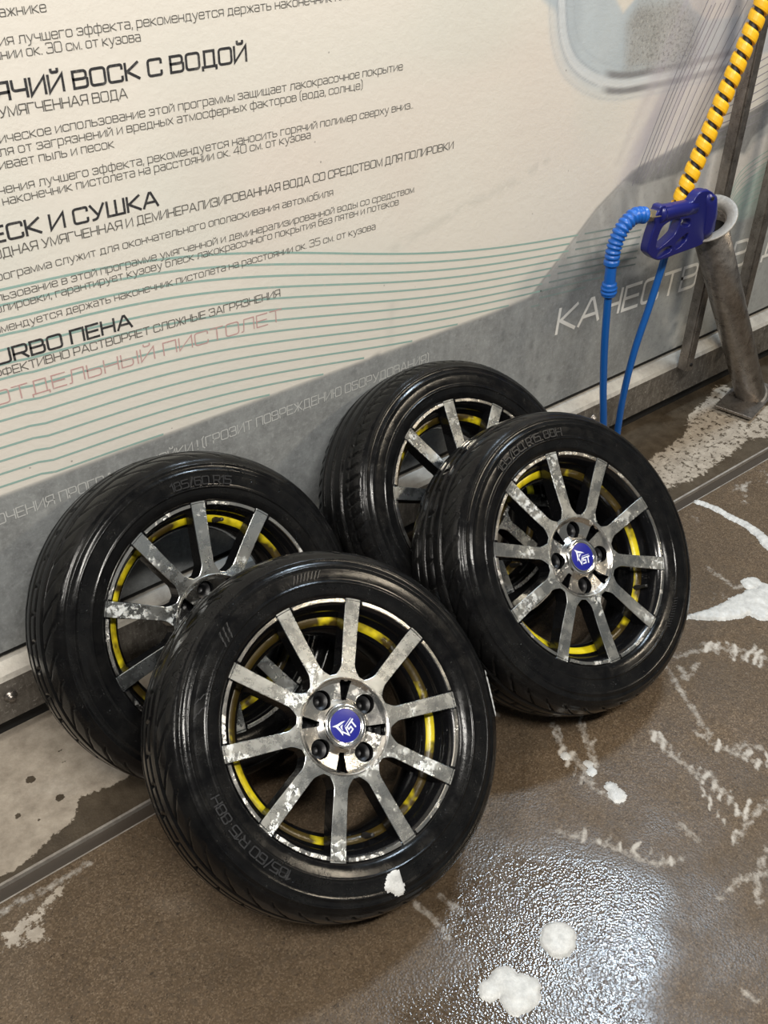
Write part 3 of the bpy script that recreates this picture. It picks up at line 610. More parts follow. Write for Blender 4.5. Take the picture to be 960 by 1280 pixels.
# big slanted word on the dark band at the right
def big(text, x0, z0, x1, z1, cap, label):
    kx = (x1 - x0) / text_width(text, .22); V = []; Fc = []; x = 0; sl = (z1 - z0) / (x1 - x0)
    for c_ in text:
        w, paths = glyph_paths(c_)
        for ip, (P, cl) in enumerate(paths):
            Q = [(x0 + (x + p[0] + p[1] * 0.06) * kx, p[1] * cap) for p in P]
            ribbon(Q, cl, .0092, V, Fc, lambda v: (v[0], -.0007 - .00012 * ip, z0 + (v[0] - x0) * sl + v[1]))
        x += w + .22
    o = mesh_obj('lettering', V, Fc, ink_white, wall); o['label'] = label
big('КАЧЕСТВ', 1.763, .407, 2.306, .382, .064, 'large white word on grey beside the blue hose')
big('О', 2.332, .386, 2.40, .384, .064, 'large white letter behind the steel tube')
big('В', 2.462, .390, 2.528, .386, .074, 'large white letter between the steel tube and the right post')
big('Д', 2.618, .384, 2.69, .380, .074, 'large white letter cut by the frame at the right')

# teal contour stripes of the print
tl = D['teal']
def teal_at(x, k):
    xs = [p[0] for p in tl]; z = np.interp(x, xs, [p[1] for p in tl]); s_ = np.interp(x, xs, [p[2] for p in tl]); return z - k * s_
xs_ = np.linspace(-0.3, 2.03, 90)
px0 = [p[0] for p in tl]; pz0 = [p[1] for p in tl]; co = np.polyfit(px0, pz0, 6); co2 = np.polyfit(px0, [p[2] for p in tl], 3)
for k in range(16):
    zz = np.where(xs_ < 0.46, pz0[0] + (0.46 - xs_) * 0.045, np.polyval(co, xs_)) - k * np.where(xs_ < .46, tl[0][2], np.polyval(co2, xs_))
    def front(x): # x where the car body starts at height z
        return 1.638 if k > 14 else 1.66
    a = [(x, z) for x, z in zip(xs_, zz) if z > 0.5335 and (x < 1.70 or z > 0.52 + (x - 1.66) * 0.9)]
    b = [(x, z) for x, z in zip(xs_, zz) if x > 1.62 and z > 0.505 and not (z > 0.52 + (x - 1.66) * 0.9)]
    for seg, m in ((a, ink_teal), (b, ink_tealdark)):
        if len(seg) < 2: continue
        V = []; Fc = []
        ribbon(seg, False, .0041, V, Fc, lambda v: (v[0], -.0003, v[1]))
        mesh_obj('printed_stripe', V, Fc, m, wall)
for ln in D['thin'] + D['fanlines']:
    V = []; Fc = []; P = [Vector((p[0], 0, p[1])) for p in ln]
    Q = [(p.x, p.z) for p in spline(P, .02)]
    ribbon(Q, False, .0026, V, Fc, lambda v: (v[0], -.0003, v[1]))
    mesh_obj('printed_stripe', V, Fc, ink_teal if ln in D['fanlines'] else ink_line, wall)

# ---------------------------------------------------------------- steel sill under the panel
sill = None
prof = [(-.030, .060), (-.030, .157), (-.024, .166), (-.003, .183), (.006, .185), (.03, .185), (.03, .060)]
V = [(x, y, z) for x in (-.8, 3.42) for y, z in prof]; n = len(prof)
Fc = [(i, (i + 1) % n, n + (i + 1) % n, n + i) for i in range(n)] + [tuple(range(n))[::-1], tuple(range(n, 2 * n))]
sill = mesh_obj('trim_1', V, Fc, [sill_mat, sill_lit_mat])
for p in sill.data.polygons:
    if p.index in (1, 2, 3): p.material_index = 1
sill['kind'] = 'structure'
bm = bmesh.new(); box_bm(bm, (-.8, .004, .0), (3.42, .03, .0598)); s2 = bm_obj('under_sill_shade', bm, gap_mat, sill)  # black block standing in for the shade in the gap under the sill
bm = bmesh.new(); box_bm(bm, (-.8, .008, .1852), (3.42, .03, .1998)); s2 = bm_obj('shadow_gap', bm, gap_mat, sill)
V, Fc = lathe([(0, .0001), (0, .012), (.002, .013), (.004, .011), (.007, .008), (.011, .0075), (.0125, .005), (.0125, .0001)], 18)
M_ = Matrix.Translation((.300, -.030, .118)) @ Matrix.Rotation(math.pi / 2, 4, 'X')
mesh_obj('bolt', [M_ @ Vector(v) for v in V], Fc, post_mat, sill, True)
for bx in (1.1, 1.92, 2.75):
    M_ = Matrix.Translation((bx, -.030, .118)) @ Matrix.Rotation(math.pi / 2, 4, 'X')
    mesh_obj('bolt', [M_ @ Vector(v) for v in V], Fc, post_mat, sill, True)

# ---------------------------------------------------------------- floor
def floor_masks(U, V, agg):
    m = np.zeros(U.shape + (4,)); m[..., 3] = agg
    for s_ in D['streaks']:
        d = dist_line(U, V, s_); m[..., 0] = np.maximum(m[..., 0], np.exp(-(d / .014) ** 2) * .58)
    rr_ = random.Random(4)
    for s_ in D['ribs']:
        (ax_, ay_), (bx_, by_) = s_; k_ = rr_.uniform(.4, 1.4); sw = rr_.uniform(-.35, .35); jx, jy = rr_.uniform(-.006, .006), rr_.uniform(-.006, .006)
        dx_, dy_ = (bx_ - ax_) * k_, (by_ - ay_) * k_
        s2_ = [(ax_ + jx, ay_ + jy), (ax_ + jx + dx_ * .55, ay_ + jy + dy_ * .5), (ax_ + jx + dx_ - dy_ * sw, ay_ + jy + dy_ + dx_ * sw)]
        d = dist_line(U, V, s2_); m[..., 0] = np.maximum(m[..., 0], np.exp(-(d / rr_.uniform(.0035, .0066)) ** 2) * rr_.uniform(.6, 1.1))
    # thin suds washed towards the right edge
    haze = sm(1.35 - U - .5 * (V + .8), .7) * np.clip(vnoise(U * 1.2, V * 2, 9, 41) * 1.5 - .55, 0, 1)
    m[..., 0] = np.maximum(m[..., 0], haze * .42 * agg)
    fl = sm(sdf_poly(U, V, D['flakesR']), .05) * np.clip(vnoise(U, V * 1.8, 38, 43) * 2.4 - 1.1, 0, 1)
    m[..., 0] = np.maximum(m[..., 0], fl * .62)
    dry = np.zeros(U.shape)
    if agg < .5:
        left = sm(U - .75, .2) * sm(sdf_poly(U, V, [[-1, -.02], [-1, -.32], [.10, -.30], [.19, -.302], [.235, -.283], [.30, -.268], [.325, -.23], [.38, -.245], [.5, -.24], [.7, -.1], [.6, .02]]), .03)
        pool = sm(sdf_poly(U, V, D['dryR']), .04)
        dry = np.maximum(left * .95, pool * .55)
        for cx, cy, rr in D['spotsL']: dry = dry * (1 - .9 * sm(np.hypot(U - cx, V - cy) - rr * .6, .010))
        dry = dry * (1 - .8 * sm(V + .298, .01) * 0)
    else:
        dry = sm(sdf_poly(U, V, D['paleL']), .035) * .54
        for cx, cy, rr in D['spotsL']: m[..., 0] *= 1
    m[..., 1] = dry
    wz = sdf_poly(U, V, D['wetzone'])
    wet = .22 + .80 * sm(wz - .01, .10) + .22 * sm(wz - .16, .30)
    if agg < .5: wet = np.full(U.shape, .55)
    m[..., 2] = np.clip(wet, 0, 1)
    return m
us = np.arange(-.8, 3.42, .0065); vs = np.arange(-2.4, -.350, .0065)
vs = np.append(vs, -.350)
U, V = np.meshgrid(us, vs)
fl = grid_object('floor', us, vs, lambda a, b: np.stack([a, b, np.zeros_like(a)], -1), {'masks': floor_masks(U, V, 1.0)}, floor_mat); fl['kind'] = 'structure'
us = np.arange(-.8, 3.42, .006); vs = np.append(np.arange(-.316, .03, .006), .03)
U, V = np.meshgrid(us, vs)
fs = grid_object('floor', us, vs, lambda a, b: np.stack([a, b, np.zeros_like(a)], -1), {'masks': floor_masks(U, V, 0.0)}, floor_mat); fs['kind'] = 'structure'
bm = bmesh.new(); box_bm(bm, (-.8, -.348, -.020), (3.42, -.318, -.007)); dr_o = bm_obj('trim_2', bm, drain_mat); dr_o['kind'] = 'structure'
bm = bmesh.new(); box_bm(bm, (-.8, -.3195, -.02), (3.42, -.3145, .0022)); bm_obj('drain_edge', bm, drain_edge_mat, dr_o)
bm = bmesh.new(); box_bm(bm, (-.8, -.3500, -.02), (3.42, -.3475, .0006)); bm_obj('drain_edge', bm, drain_edge_mat, dr_o)

# ---------------------------------------------------------------- wheels
R_T = .3015
def tyre_mesh(kind):
    prof = []
    # from inner bead at the front (+d) over the sidewall, tread and back sidewall
    side = [(.080, .2075), (.0845, .2105), (.0880, .2160), (.0905, .2225), (.0920, .2300), (.0925, .2318), (.0937, .2325), (.0937, .2345), (.0925, .2355), (.0928, .2400), (.0930, .2460), (.0927, .2540),
            (.0918, .2600), (.0925, .2608), (.0925, .2630), (.0915, .2640), (.0905, .2680), (.0885, .2730), (.0890, .2738), (.0880, .2760), (.0868, .2765), (.0845, .2810), (.0815, .2850), (.0780, .2880), (.0745, .2902)]
    tread = []
    for i in range(61):
        d = .072 - .144 * i / 60
        tread.append((d, R_T - .0095 * (abs(d) / .072) ** 2.6))
    prof = side + tread + [(-d, r) for d, r in reversed(side)]
    n0 = len(side); seg = 600
    n = len(prof)
    A = np.arange(seg) * 2 * math.pi / seg
    dd = np.array([p[0] for p in prof]); rr = np.array([p[1] for p in prof])
    DD, AA = np.meshgrid(dd, A); RR = np.tile(rr, (seg, 1))
    groove = np.zeros_like(RR)
    if kind == 0:
        for g_ in (-.040, -.012, .014, .041): groove = np.maximum(groove, np.clip(1.35 - np.abs(DD - g_) / .0036, 0, 1))
        N = 40; sweep = 1.5
    else:
        for g_ in (-.034, .0, .034): groove = np.maximum(groove, np.clip(1.35 - np.abs(DD - g_) / .0046, 0, 1))
        groove = np.maximum(groove, np.clip(1.3 - np.abs(DD - .058) / .0018, 0, 1))
        N = 76; sweep = .9
    ph = AA * N / (2 * math.pi) + sweep * (np.abs(DD) / .07) ** 1.6 * np.sign(DD + 1e-9) * (1 if kind else 1)
    fr = np.abs((ph % 1.0) - .5); wline = np.clip(1.3 - fr * (2 * math.pi * R_T / N) / .0024, 0, 1)
    zone = (np.abs(DD) > (.041 if kind == 0 else .050)) & (np.abs(DD) < .0795) | ((DD > -.012) & (DD < .014) & (kind == 0))
    groove = np.maximum(groove, wline * zone * .8)
    treadz = np.clip((.0790 - np.abs(DD)) / .003, 0, 1)
    RR = RR - groove * .0065 * treadz
    # fine radial ribs on the sidewall band near the rim line
    band = (RR > .258) & (RR < .2715) & (np.abs(DD) > .08)
    co = np.stack([RR * np.cos(AA), RR * np.sin(AA), DD], -1).reshape(-1, 3)
    idx = np.arange(seg * n).reshape(seg, n); nx = np.roll(idx, -1, 0)
    q = np.stack([idx[:, :-1], nx[:, :-1], nx[:, 1:], idx[:, 1:]], -1).reshape(-1, 4)
    me = bpy.data.meshes.new('tyre'); me.vertices.add(len(co)); me.vertices.foreach_set('co', co.astype(np.float32).ravel())
    me.loops.add(q.size); me.loops.foreach_set('vertex_index', q.ravel().astype(np.int32))
    me.polygons.add(len(q)); me.polygons.foreach_set('loop_start', np.arange(0, q.size, 4, dtype=np.int32)); me.polygons.foreach_set('loop_total', np.full(len(q), 4, dtype=np.int32))
    me.polygons.foreach_set('use_smooth', np.ones(len(q), bool)); me.update(calc_edges=True); me.materials.append(tyre_mat)
    return me
TYRES = [tyre_mesh(0), tyre_mesh(1)]

def me_from(V, Fc, mat, smooth=True, name='part'):
    me = bpy.data.meshes.new(name); me.from_pydata([tuple(v) for v in V], [], Fc); me.update()
    for m in (mat if isinstance(mat, list) else [mat]): me.materials.append(m)
    if smooth: me.polygons.foreach_set('use_smooth', [True] * len(me.polygons))
    return me
# barrel of the rim (front lip to back lip), black
V, Fc = lathe([(.0800, .2085), (.0830, .2080), (.0838, .2068), (.0825, .2055), (.0800, .1990), (.0700, .1960), (.0660, .1930), (.0600, .1915), (.0540, .1910), (.0500, .1860),
               (.0445, .1850), (.0350, .1690), (.0280, .1650), (-.0200, .1640), (-.0450, .1700), (-.0600, .1880), (-.0740, .1930), (-.0800, .2060), (-.0820, .2090), (-.0790, .2095), (-.0700, .1990), (-.0550, .1950), (-.0400, .1760), (-.0200, .1700), (.0280, .1710), (.0480, .1930), (.0700, .2010)], 144, True)
BARREL = me_from(V, Fc, black_mat, True, 'barrel')
# yellow stripe painted on the step inside the barrel
V, Fc = lathe([(.0447, .1842), (.0452, .1838), (.0375, .1716), (.0368, .1714)], 144)
STRIPE = me_from(V, Fc, yellow_mat, True, 'painted_stripe')
PH = math.radians(18.8)
def rot2(p, a): return (p[0] * math.cos(a) - p[1] * math.sin(a), p[0] * math.sin(a) + p[1] * math.cos(a))
# hub star with ten stubs; valleys rounded
def star_outline():
    pts = []
    for k in range(10):
        a = PH + k * math.pi / 5
        hw = .0121
        pts.append(rot2((.112, -hw), a)); pts.append(rot2((.112, hw), a))
        # rounded valley between this spoke and the next
        a2 = a + math.pi / 10
        e0 = Vector(rot2((.100, hw), a)); e1 = Vector(rot2((.100, -hw), a + math.pi / 5))
        vb = Vector(rot2((.0835, 0), a2)); w = .0100
        c0 = Vector(rot2((.092, hw + .0012), a)); c1 = Vector(rot2((.092, -hw - .0012), a + math.pi / 5))
        pl = Vector(rot2((.0838, -w * .55), a2)); pr = Vector(rot2((.0838, w * .55), a2))
        for P0, P1, P2 in ((e0, c0, pl), (pl, vb, pr), (pr, c1, e1)):
            for s_ in range(6 if P0 is not pl else 3):
                t_ = s_ / (6 if P0 is not pl else 3)
                pts.append(tuple(P0 * (1 - t_) ** 2 + P1 * 2 * t_ * (1 - t_) + P2 * t_ * t_))
        pts.append(tuple(e1))
    return pts
def circ(r, n, cx=0, cy=0): return [(cx + r * math.cos(2 * math.pi * i / n), cy + r * math.sin(2 * math.pi * i / n)) for i in range(n)]
FACE_D = .0815
def two_tone(me, front_z):
    me.materials.clear(); me.materials.append(alloy_mat); me.materials.append(black_mat)
    for p in me.polygons:
        zc = sum(me.vertices[v].co.z for v in p.vertices) / len(p.vertices)
        p.material_index = 0 if (p.normal.z > .35 and zc > front_z) else 1
        p.use_smooth = False
th = .034
HUBSTAR = outline_mesh([star_outline(), circ(.0785, 72)], th, .0009, 1)
for v in HUBSTAR.vertices: v.co.z += FACE_D - .0020 - th / 2 - .0004
two_tone(HUBSTAR, FACE_D - .006)
# one spoke
def spoke_mesh():
    """open-ended beam from the hub stub to the lip, chamfered front edges, flaring black flanks"""
    V = []; Fc = []
    T = FACE_D - .0020 - .0004
    for k, x in enumerate([.1100, .1130, .130, .150, .170, .190, .2085, .2112]):
        u = (x - .11) / .1; hw = .0121 + .0014 * u; zt = T + .0045 * u * u + .00004; e = .0007
        if k == 7: hw -= .0002
        V += [(x, -hw * (1.0 + .25 * u), zt - .034 + .014 * u), (x, -hw, zt - e), (x, -hw + e, zt), (x, hw - e, zt), (x, hw, zt - e), (x, hw * (1.0 + .25 * u), zt - .034 + .014 * u)]
    for k in range(7):
        for j in range(5): Fc.append((k * 6 + j, (k + 1) * 6 + j, (k + 1) * 6 + j + 1, k * 6 + j + 1))
        Fc.append((k * 6 + 5, (k + 1) * 6 + 5, (k + 1) * 6, k * 6))
    Fc.append(tuple(42 + j for j in range(6)))
    me = bpy.data.meshes.new('spoke'); me.from_pydata(V, [], Fc); me.update()
    bm = bmesh.new(); bm.from_mesh(me); bmesh.ops.recalc_face_normals(bm, faces=bm.faces); bm.normal_update()
    tip = [f for f in bm.faces if f.calc_center_median().z > T - .004 and f.normal.z > .9]
    if not tip: bmesh.ops.reverse_faces(bm, faces=bm.faces)
    bm.to_mesh(me); bm.free(); two_tone(me, T - .004); return me
SPOKE = spoke_mesh()
# machined lip arc between two spokes
def arc_mesh():
    n = 14; a0, a1 = math.radians(4.6), math.radians(31.4); V = []; Fc = []
    pf = [(.0842, .2082), (.0852, .2075), (.0852, .2022), (.0835, .2010)]
    for i in range(n + 1):
        a = a0 + (a1 - a0) * i / n
        for d, r in pf: V.append((r * math.cos(a), r * math.sin(a), d))
    for i in range(n):
        for j in range(3): Fc.append((i * 4 + j, i * 4 + j + 1, (i + 1) * 4 + j + 1, (i + 1) * 4 + j))
    Fc.append((0, 1, 2, 3)); Fc.append((n * 4 + 3, n * 4 + 2, n * 4 + 1, n * 4))
    return me_from(V, Fc, hub_mat, False, 'lip_segment')
ARC = arc_mesh()
# dished hub with lug holes and wedge slots
def hub_mesh():
    nr, na = 34, 288; V = []; Fc = []; dead = set()
    lug0 = math.radians(12.0); HR = .0162
    for j in range(na):
        a = 2 * math.pi * j / na
        for i in range(nr):
            r = .030 + (.0785 - .030) * i / (nr - 1)
            x, y = r * math.cos(a), r * math.sin(a); kill = False
            for q in range(4):
                la = lug0 + q * math.pi / 2; cx, cy = .0545 * math.cos(la), .0545 * math.sin(la)
                d = math.hypot(x - cx, y - cy)
                if d < HR:
                    if d > HR - .0019: x, y = cx + (x - cx) * HR / d, cy + (y - cy) * HR / d
                    else: kill = True
                # wedge slot
                sa = la + math.pi / 4 - math.radians(1)
                lx, ly = rot2((x, y), -sa)
                if .0425 < lx < .0725:
                    hw = .0042 + (lx - .0425) * .19
                    if abs(ly) < hw:
                        if abs(ly) > hw - .0011: ly = math.copysign(hw, ly); x, y = rot2((lx, ly), sa)
                        else: kill = True
            rr = math.hypot(x, y)
            if rr > .0765: z = FACE_D - .0012
            elif rr > .070: z = FACE_D - .0012 - (.0765 - rr) / .0065 * .0075
            elif rr > .045: z = FACE_D - .0087 - (.070 - rr) / .025 * .0035
            elif rr > .036: z = FACE_D - .0122 + (.045 - rr) / .009 * .0070
            else: z = FACE_D - .0050
            V.append((x, y, z))
            if kill: dead.add(j * nr + i)
    for j in range(na):
        k = (j + 1) % na
        for i in range(nr - 1):
            f = (j * nr + i, j * nr + i + 1, k * nr + i + 1, k * nr + i)
            if not any(v in dead for v in f): Fc.append(f)
    bm = bmesh.new()
    vs_ = [bm.verts.new(v) for v in V]
    for f in Fc: bm.faces.new([vs_[i] for i in f])
    for v in [v for v in bm.verts if not v.link_faces]: bm.verts.remove(v)
    bm.normal_update()
    # wall down into the holes
    be = [e for e in bm.edges if e.is_boundary]
    r = bmesh.ops.extrude_edge_only(bm, edges=be)
    for v in [g for g in r['geom'] if isinstance(g, bmesh.types.BMVert)]:
        v.co.z -= .010; 
        if math.hypot(v.co.x, v.co.y) > .0775: v.co.z -= .002
    bmesh.ops.recalc_face_normals(bm, faces=bm.faces)
    me = bpy.data.meshes.new('hub_dish'); bm.to_mesh(me); bm.free(); me.materials.append(hub_mat); me.materials.append(black_mat)
    me.polygons.foreach_set('use_smooth', [True] * len(me.polygons))
    for p in me.polygons:
        if abs(p.normal.z) < .25 and .033 < p.center.xy.length < .0765: p.material_index = 1
    me.set_sharp_from_angle(angle=math.radians(28))
    return me
HUB = hub_mesh()
# black casting behind the dish with four wheel-bolt seats
V, Fc = lathe([(.0445, .0001), (.0445, .0700), (.050, .0790), (.0640, .0790)], 64)
BACK = me_from(V, Fc, black_mat, False, 'hub_back')
def lug_mesh():
    V, Fc = lathe([(.0452, .0001), (.0452, .0062), (.0460, .0068), (.0560, .0072), (.0585, .0105), (.0600, .0150)], 20)
    V2 = [(x * .5, y * .5, z) for x, y, z in V]
    return me_from(V, Fc, dark_steel, True, 'bolt_seat')
LUG = lug_mesh()
V, Fc = lathe([(FACE_D - .006, .0362), (FACE_D - .0010, .0362), (FACE_D + .0010, .0350), (FACE_D + .0018, .0325), (FACE_D + .0012, .0300), (FACE_D + .0002, .0285), (FACE_D + .0006, .0282), (FACE_D + .0006, .0272), (FACE_D + .0001, .0268)], 64)
CAPRING = me_from(V, Fc, chrome, True, 'cap_ring')
V, Fc = lathe([(FACE_D + .0000, .0268), (FACE_D + .0008, .0200), (FACE_D + .0012, .0100), (FACE_D + .0013, .0001)], 64)
CAPDISC = me_from(V, Fc, blue_cap, True, 'cap_disc')
def emblem():
    V = []; Fc = []; z = FACE_D + .0016
    def poly(pts):
        o = len(V); V.extend((x * .001, y * .001, z) for x, y in pts); Fc.append(tuple(range(o, o + len(pts))))
    # winged fin mark over slanted letters
    def q(*pts): poly(pts)
    q((-22, 11), (-12, 9.2), (-13, 5.5), (-17, 6.5)); q((-12, 9.2), (-4, 9), (3, 7), (-5, 6), (-13, 5.5))
    q((-17, 6.5), (-13, 5.5), (-11.2, -1), (-14.5, -3)); q((-14.5, -3), (-11.2, -1), (-11.5, -8), (-13.5, -11))
    q((-10, 3.6), (-4, 4.4), (-7.5, 1), (-9.5, -5)); 
    ca, sa = math.cos(math.radians(20)), math.sin(math.radians(20))
    def st(P, th):
        vv = []; ff = []
        P = [(-9 + x * ca - y * sa, -20 + x * sa + y * ca) for x, y in P]
        P = [(x * .93 + 1.0, y * .93 + 1.0) for x, y in P]
        ribbon(P, False, th, vv, ff, lambda v: (v[0] * .001, v[1] * .001, z)); o = len(V); V.extend(vv); Fc.extend([tuple(i + o for i in f) for f in ff])
    sh = lambda x, y: (x + y * .18, y)
    st([sh(-1, 13), sh(4.5, 1), sh(8, 13)], 2.5)
    st([sh(18, 12), sh(11, 12), sh(11, 7), sh(17, 7), sh(17, 1), sh(9.5, 1)], 2.2)
    st([sh(19.5, 12), sh(28, 12)], 2.5); st([sh(24, 12), sh(24, 0)], 2.6)
    st([sh(8, 16), sh(27, 16)], .8)
    me = me_from(V, Fc, white_ink, False, 'emblem')
    return me
EMB = emblem()
V, Fc = lathe([(0, .0001), (0, .0045), (.004, .0055), (.014, .0050), (.018, .0036), (.034, .0036), (.036, .0030), (.036, .0001)], 16)
VALVE = me_from(V, Fc, black_rub, True, 'valve_stem')

def sidewall_text(text, r, a_mid, h, parent, gap=.2):
    """raised lettering running clockwise around the front sidewall, centred on a_mid (deg)"""
    sc_ = h; W_ = text_width(text, gap) * sc_; a0 = math.radians(a_mid) + W_ / 2 / r; V = []; Fc = []; x = 0
    for c_ in text:
        if c_ == ' ': x += .5 * sc_; continue
        w, paths = glyph_paths(c_)
        for P, cl in paths:
            Q = []
            for p, p2 in zip(P, P[1:] + ([P[0]] if cl else [P[-1]])):
                for s_ in range(3): Q.append(((x + (p[0] + (p2[0] - p[0]) * s_ / 3) * sc_), (p[1] + (p2[1] - p[1]) * s_ / 3) * h))
            Q2 = [Q[0]]
            for p in Q[1:]:
                if (Vector(p) - Vector(Q2[-1])).length > 1e-5: Q2.append(p)
            ribbon(Q2, cl, .0019, V, Fc, lambda v: ((r + v[1]) * math.cos(a0 - v[0] / r), (r + v[1]) * math.sin(a0 - v[0] / r), .0942))
        x += (w + gap) * sc_
    o = link(bpy.data.objects.new('raised_lettering', me_from(V, Fc, letter_mat, False, 'raised_lettering')), parent)
    sd = o.modifiers.new('t', 'SOLIDIFY'); sd.thickness = .0016; sd.offset = 0
    return o

def ticks(parent, r0, r1, a, n, da, slant):
    V = []; Fc = []
    for i in range(n):
        for row in range(3):
            ra = r0 + (r1 - r0) * row / 3; rb = ra + (r1 - r0) * .24
            A0 = math.radians(a + i * da + row * slant); A1 = A0 + math.radians(slant)
            ribbon([(ra * math.cos(A0), ra * math.sin(A0)), (rb * math.cos(A1), rb * math.sin(A1))], False, .0016, V, Fc, lambda v: (v[0], v[1], .0942))
    o = link(bpy.data.objects.new('raised_mark', me_from(V, Fc, letter_mat, False, 'raised_mark')), parent)
    sd = o.modifiers.new('t', 'SOLIDIFY'); sd.thickness = .0016; sd.offset = 0

def child(name, me, parent, loc=(0, 0, 0), rz=0, sub=None):
    o = bpy.data.objects.new(name, me); link(o, parent); o.location = loc; o.rotation_euler = (0, 0, rz); return o

def build_wheel(cx, cy, yaw, lean, spin, kind, cap_rot, label):
    yaw, lean = math.radians(yaw), math.radians(lean)
    h = Vector((math.sin(yaw), -math.cos(yaw), 0)); nrm = h * math.cos(lean) + Vector((0, 0, 1)) * math.sin(lean)
    up = Vector((0, 0, 1)) * math.cos(lean) - h * math.sin(lean); rt = up.cross(nrm)
    pf = [(-.070, .292), (-.055, .298), (.055, .298), (0, .3015), (.070, .292), (.082, .28), (-.082, .28)]
    zc = -min(d * nrm.z - r * abs(up.z) for d, r in pf)
    w = empty('car_wheel'); M = Matrix(((rt.x, up.x, nrm.x, cx), (rt.y, up.y, nrm.y, cy), (rt.z, up.z, nrm.z, zc), (0, 0, 0, 1)))
    w.matrix_world = M
    tag(w, label, 'wheel', 'four alloy wheels with black tyres')
    s = math.radians(spin)
    ty = child('tyre', TYRES[kind], w, rz=s)
    ba = child('rim_barrel', BARREL, w, rz=s)
    st = child('painted_stripe', STRIPE, ba); st['label'] = 'yellow painted stripe inside the barrel'
    child('valve_stem', VALVE, ba, (.176 * math.cos(math.radians(-104.5)), .176 * math.sin(math.radians(-104.5)), .036))
    hs = child('hub_star', HUBSTAR, w, rz=s)
    hd = child('hub_dish', HUB, w, rz=s)
    child('hub_back', BACK, hd)
    for q in range(4):
        la = math.radians(12 + 90 * q); child('bolt_seat', LUG, hd, (.0545 * math.cos(la), .0545 * math.sin(la), 0))
    for k in range(10):
        child('spoke', SPOKE, w, rz=s + PH + k * math.pi / 5)
        child('lip_segment', ARC, w, rz=s + PH + k * math.pi / 5)
    cp = child('centre_cap', CAPDISC, w); cp['label'] = 'round blue centre cap with a white winged emblem'
    child('cap_ring', CAPRING, cp); child('emblem', EMB, cp, rz=math.radians(cap_rot - 10))
    return w, ty
WHEELS = {}
WHEELS['F'] = build_wheel(.656, -.557, 2.32, 48.2, 0, 0, 12, 'front left wheel, nearest the camera, all ten spokes and blue cap in view')
WHEELS['B'] = build_wheel(1.266, -.500, 1.93, 42.6, 61, 0, -20, 'front right wheel with all spokes in view, nearest the blue hose')
WHEELS['C'] = build_wheel(.614, -.221, 3.97, 31.75, 165.9, 0, 0, 'back left wheel against the wall, its hub hidden by the front left tyre')
WHEELS['D'] = build_wheel(1.231, -.237, 3.41, 38.76, 27.7, 1, 0, 'back right wheel against the wall, half hidden by the front right wheel')

sidewall_text('185/60 R15 88H', .2385, 94, .0145, WHEELS['B'][1].parent)
sidewall_text('185/60 R15 88H', .2385, 196, .0135, WHEELS['F'][1].parent)
sidewall_text('185/60 R15', .2385, 75, .0135, WHEELS['C'][1].parent)
ticks(WHEELS['F'][0], .236, .258, 116, 3, 2.2, -1.0)
ticks(WHEELS['F'][0], .242, .2545, 72, 8, 1.5, -.5)
ticks(WHEELS['F'][0], .236, .257, 138, 2, 5, 2.0)
ticks(WHEELS['B'][0], .232, .240, -62, 12, 1.4, .4)

# ---------------------------------------------------------------- foam
def foam_blob(blobs, thick, label, seed, M=None, cell=.0024, thr=.12, wobk=1.0):
    """blobs: (x, y, r) discs merged into one irregular heap of suds"""
    xs0 = min(b[0] - b[2] for b in blobs) - .01; xs1 = max(b[0] + b[2] for b in blobs) + .01
    ys0 = min(b[1] - b[2] for b in blobs) - .01; ys1 = max(b[1] + b[2] for b in blobs) + .01
    gx = np.arange(xs0, xs1, cell); gy = np.arange(ys0, ys1, cell); X, Y = np.meshgrid(gx, gy); Hh = np.zeros(X.shape)
    wob = ((vnoise(X, Y, 45, seed) - .5) * .9 + (vnoise(X, Y, 130, seed + 1) - .5) * .45) * wobk
    for bx, by, br_ in blobs:
        d2 = ((X - bx) ** 2 + (Y - by) ** 2) / br_ ** 2
        Hh = np.maximum(Hh, (1.1 - d2 + wob * .9) * min(1, br_ / .012))
    Hh = np.where(Hh > thr, np.sqrt(np.clip(Hh - thr, 0, 1)), -1)
    z = np.where(Hh > 0, np.clip(Hh, 0, 1) ** .8 * thick * .8 * (.85 + .3 * vnoise(X, Y, 90, seed + 2)), 0) + .0004
    ok = Hh > 0; idx = -np.ones(X.shape, int); V = []; Fc = []
    for j in range(X.shape[0] - 1):
        for i in range(X.shape[1] - 1):
            if ok[j, i] or ok[j + 1, i] or ok[j, i + 1] or ok[j + 1, i + 1]:
                f = []
                for jj, ii in ((j, i), (j, i + 1), (j + 1, i + 1), (j + 1, i)):
                    if idx[jj, ii] < 0: idx[jj, ii] = len(V); V.append((X[jj, ii], Y[jj, ii], z[jj, ii]))
                    f.append(int(idx[jj, ii]))
                Fc.append(tuple(f))
    if M is not None: V = [M @ Vector(v) for v in V]
    o = mesh_obj('soap_foam', V, Fc, foam_mat, None, True)
    return tag(o, label, 'foam', 'soap foam left on the wash bay')
def along(pts, r0, r1, step=.012):
    P = spline([Vector((p[0], p[1], 0)) for p in pts], step); n = len(P)
    return [(p.x, p.y, r0 + (r1 - r0) * i / max(n - 1, 1)) for i, p in enumerate(P)]
foam_blob(along(D['foam_arc'], .009, .015), .006, 'thin curved line of white foam near the drain at the right edge', 3)
foam_blob(along(D['foam_patch'], .006, .042) + [(D['foam_patch'][5][0], D['foam_patch'][5][1] - .02, .035)], .010, 'large white foam patch right of the right front wheel', 5, wobk=.7)
foam_blob([(*p, .022) for p in D['foam_r']], .008, 'white foam clump at the right edge above the large foam patch', 6)
bx, by = D['blobA'][0]; foam_blob([(bx, by, .034), (bx + .004, by + .003, .033)], .012, 'round white foam blob on the wet glossy floor', 8, thr=.35, wobk=.25)
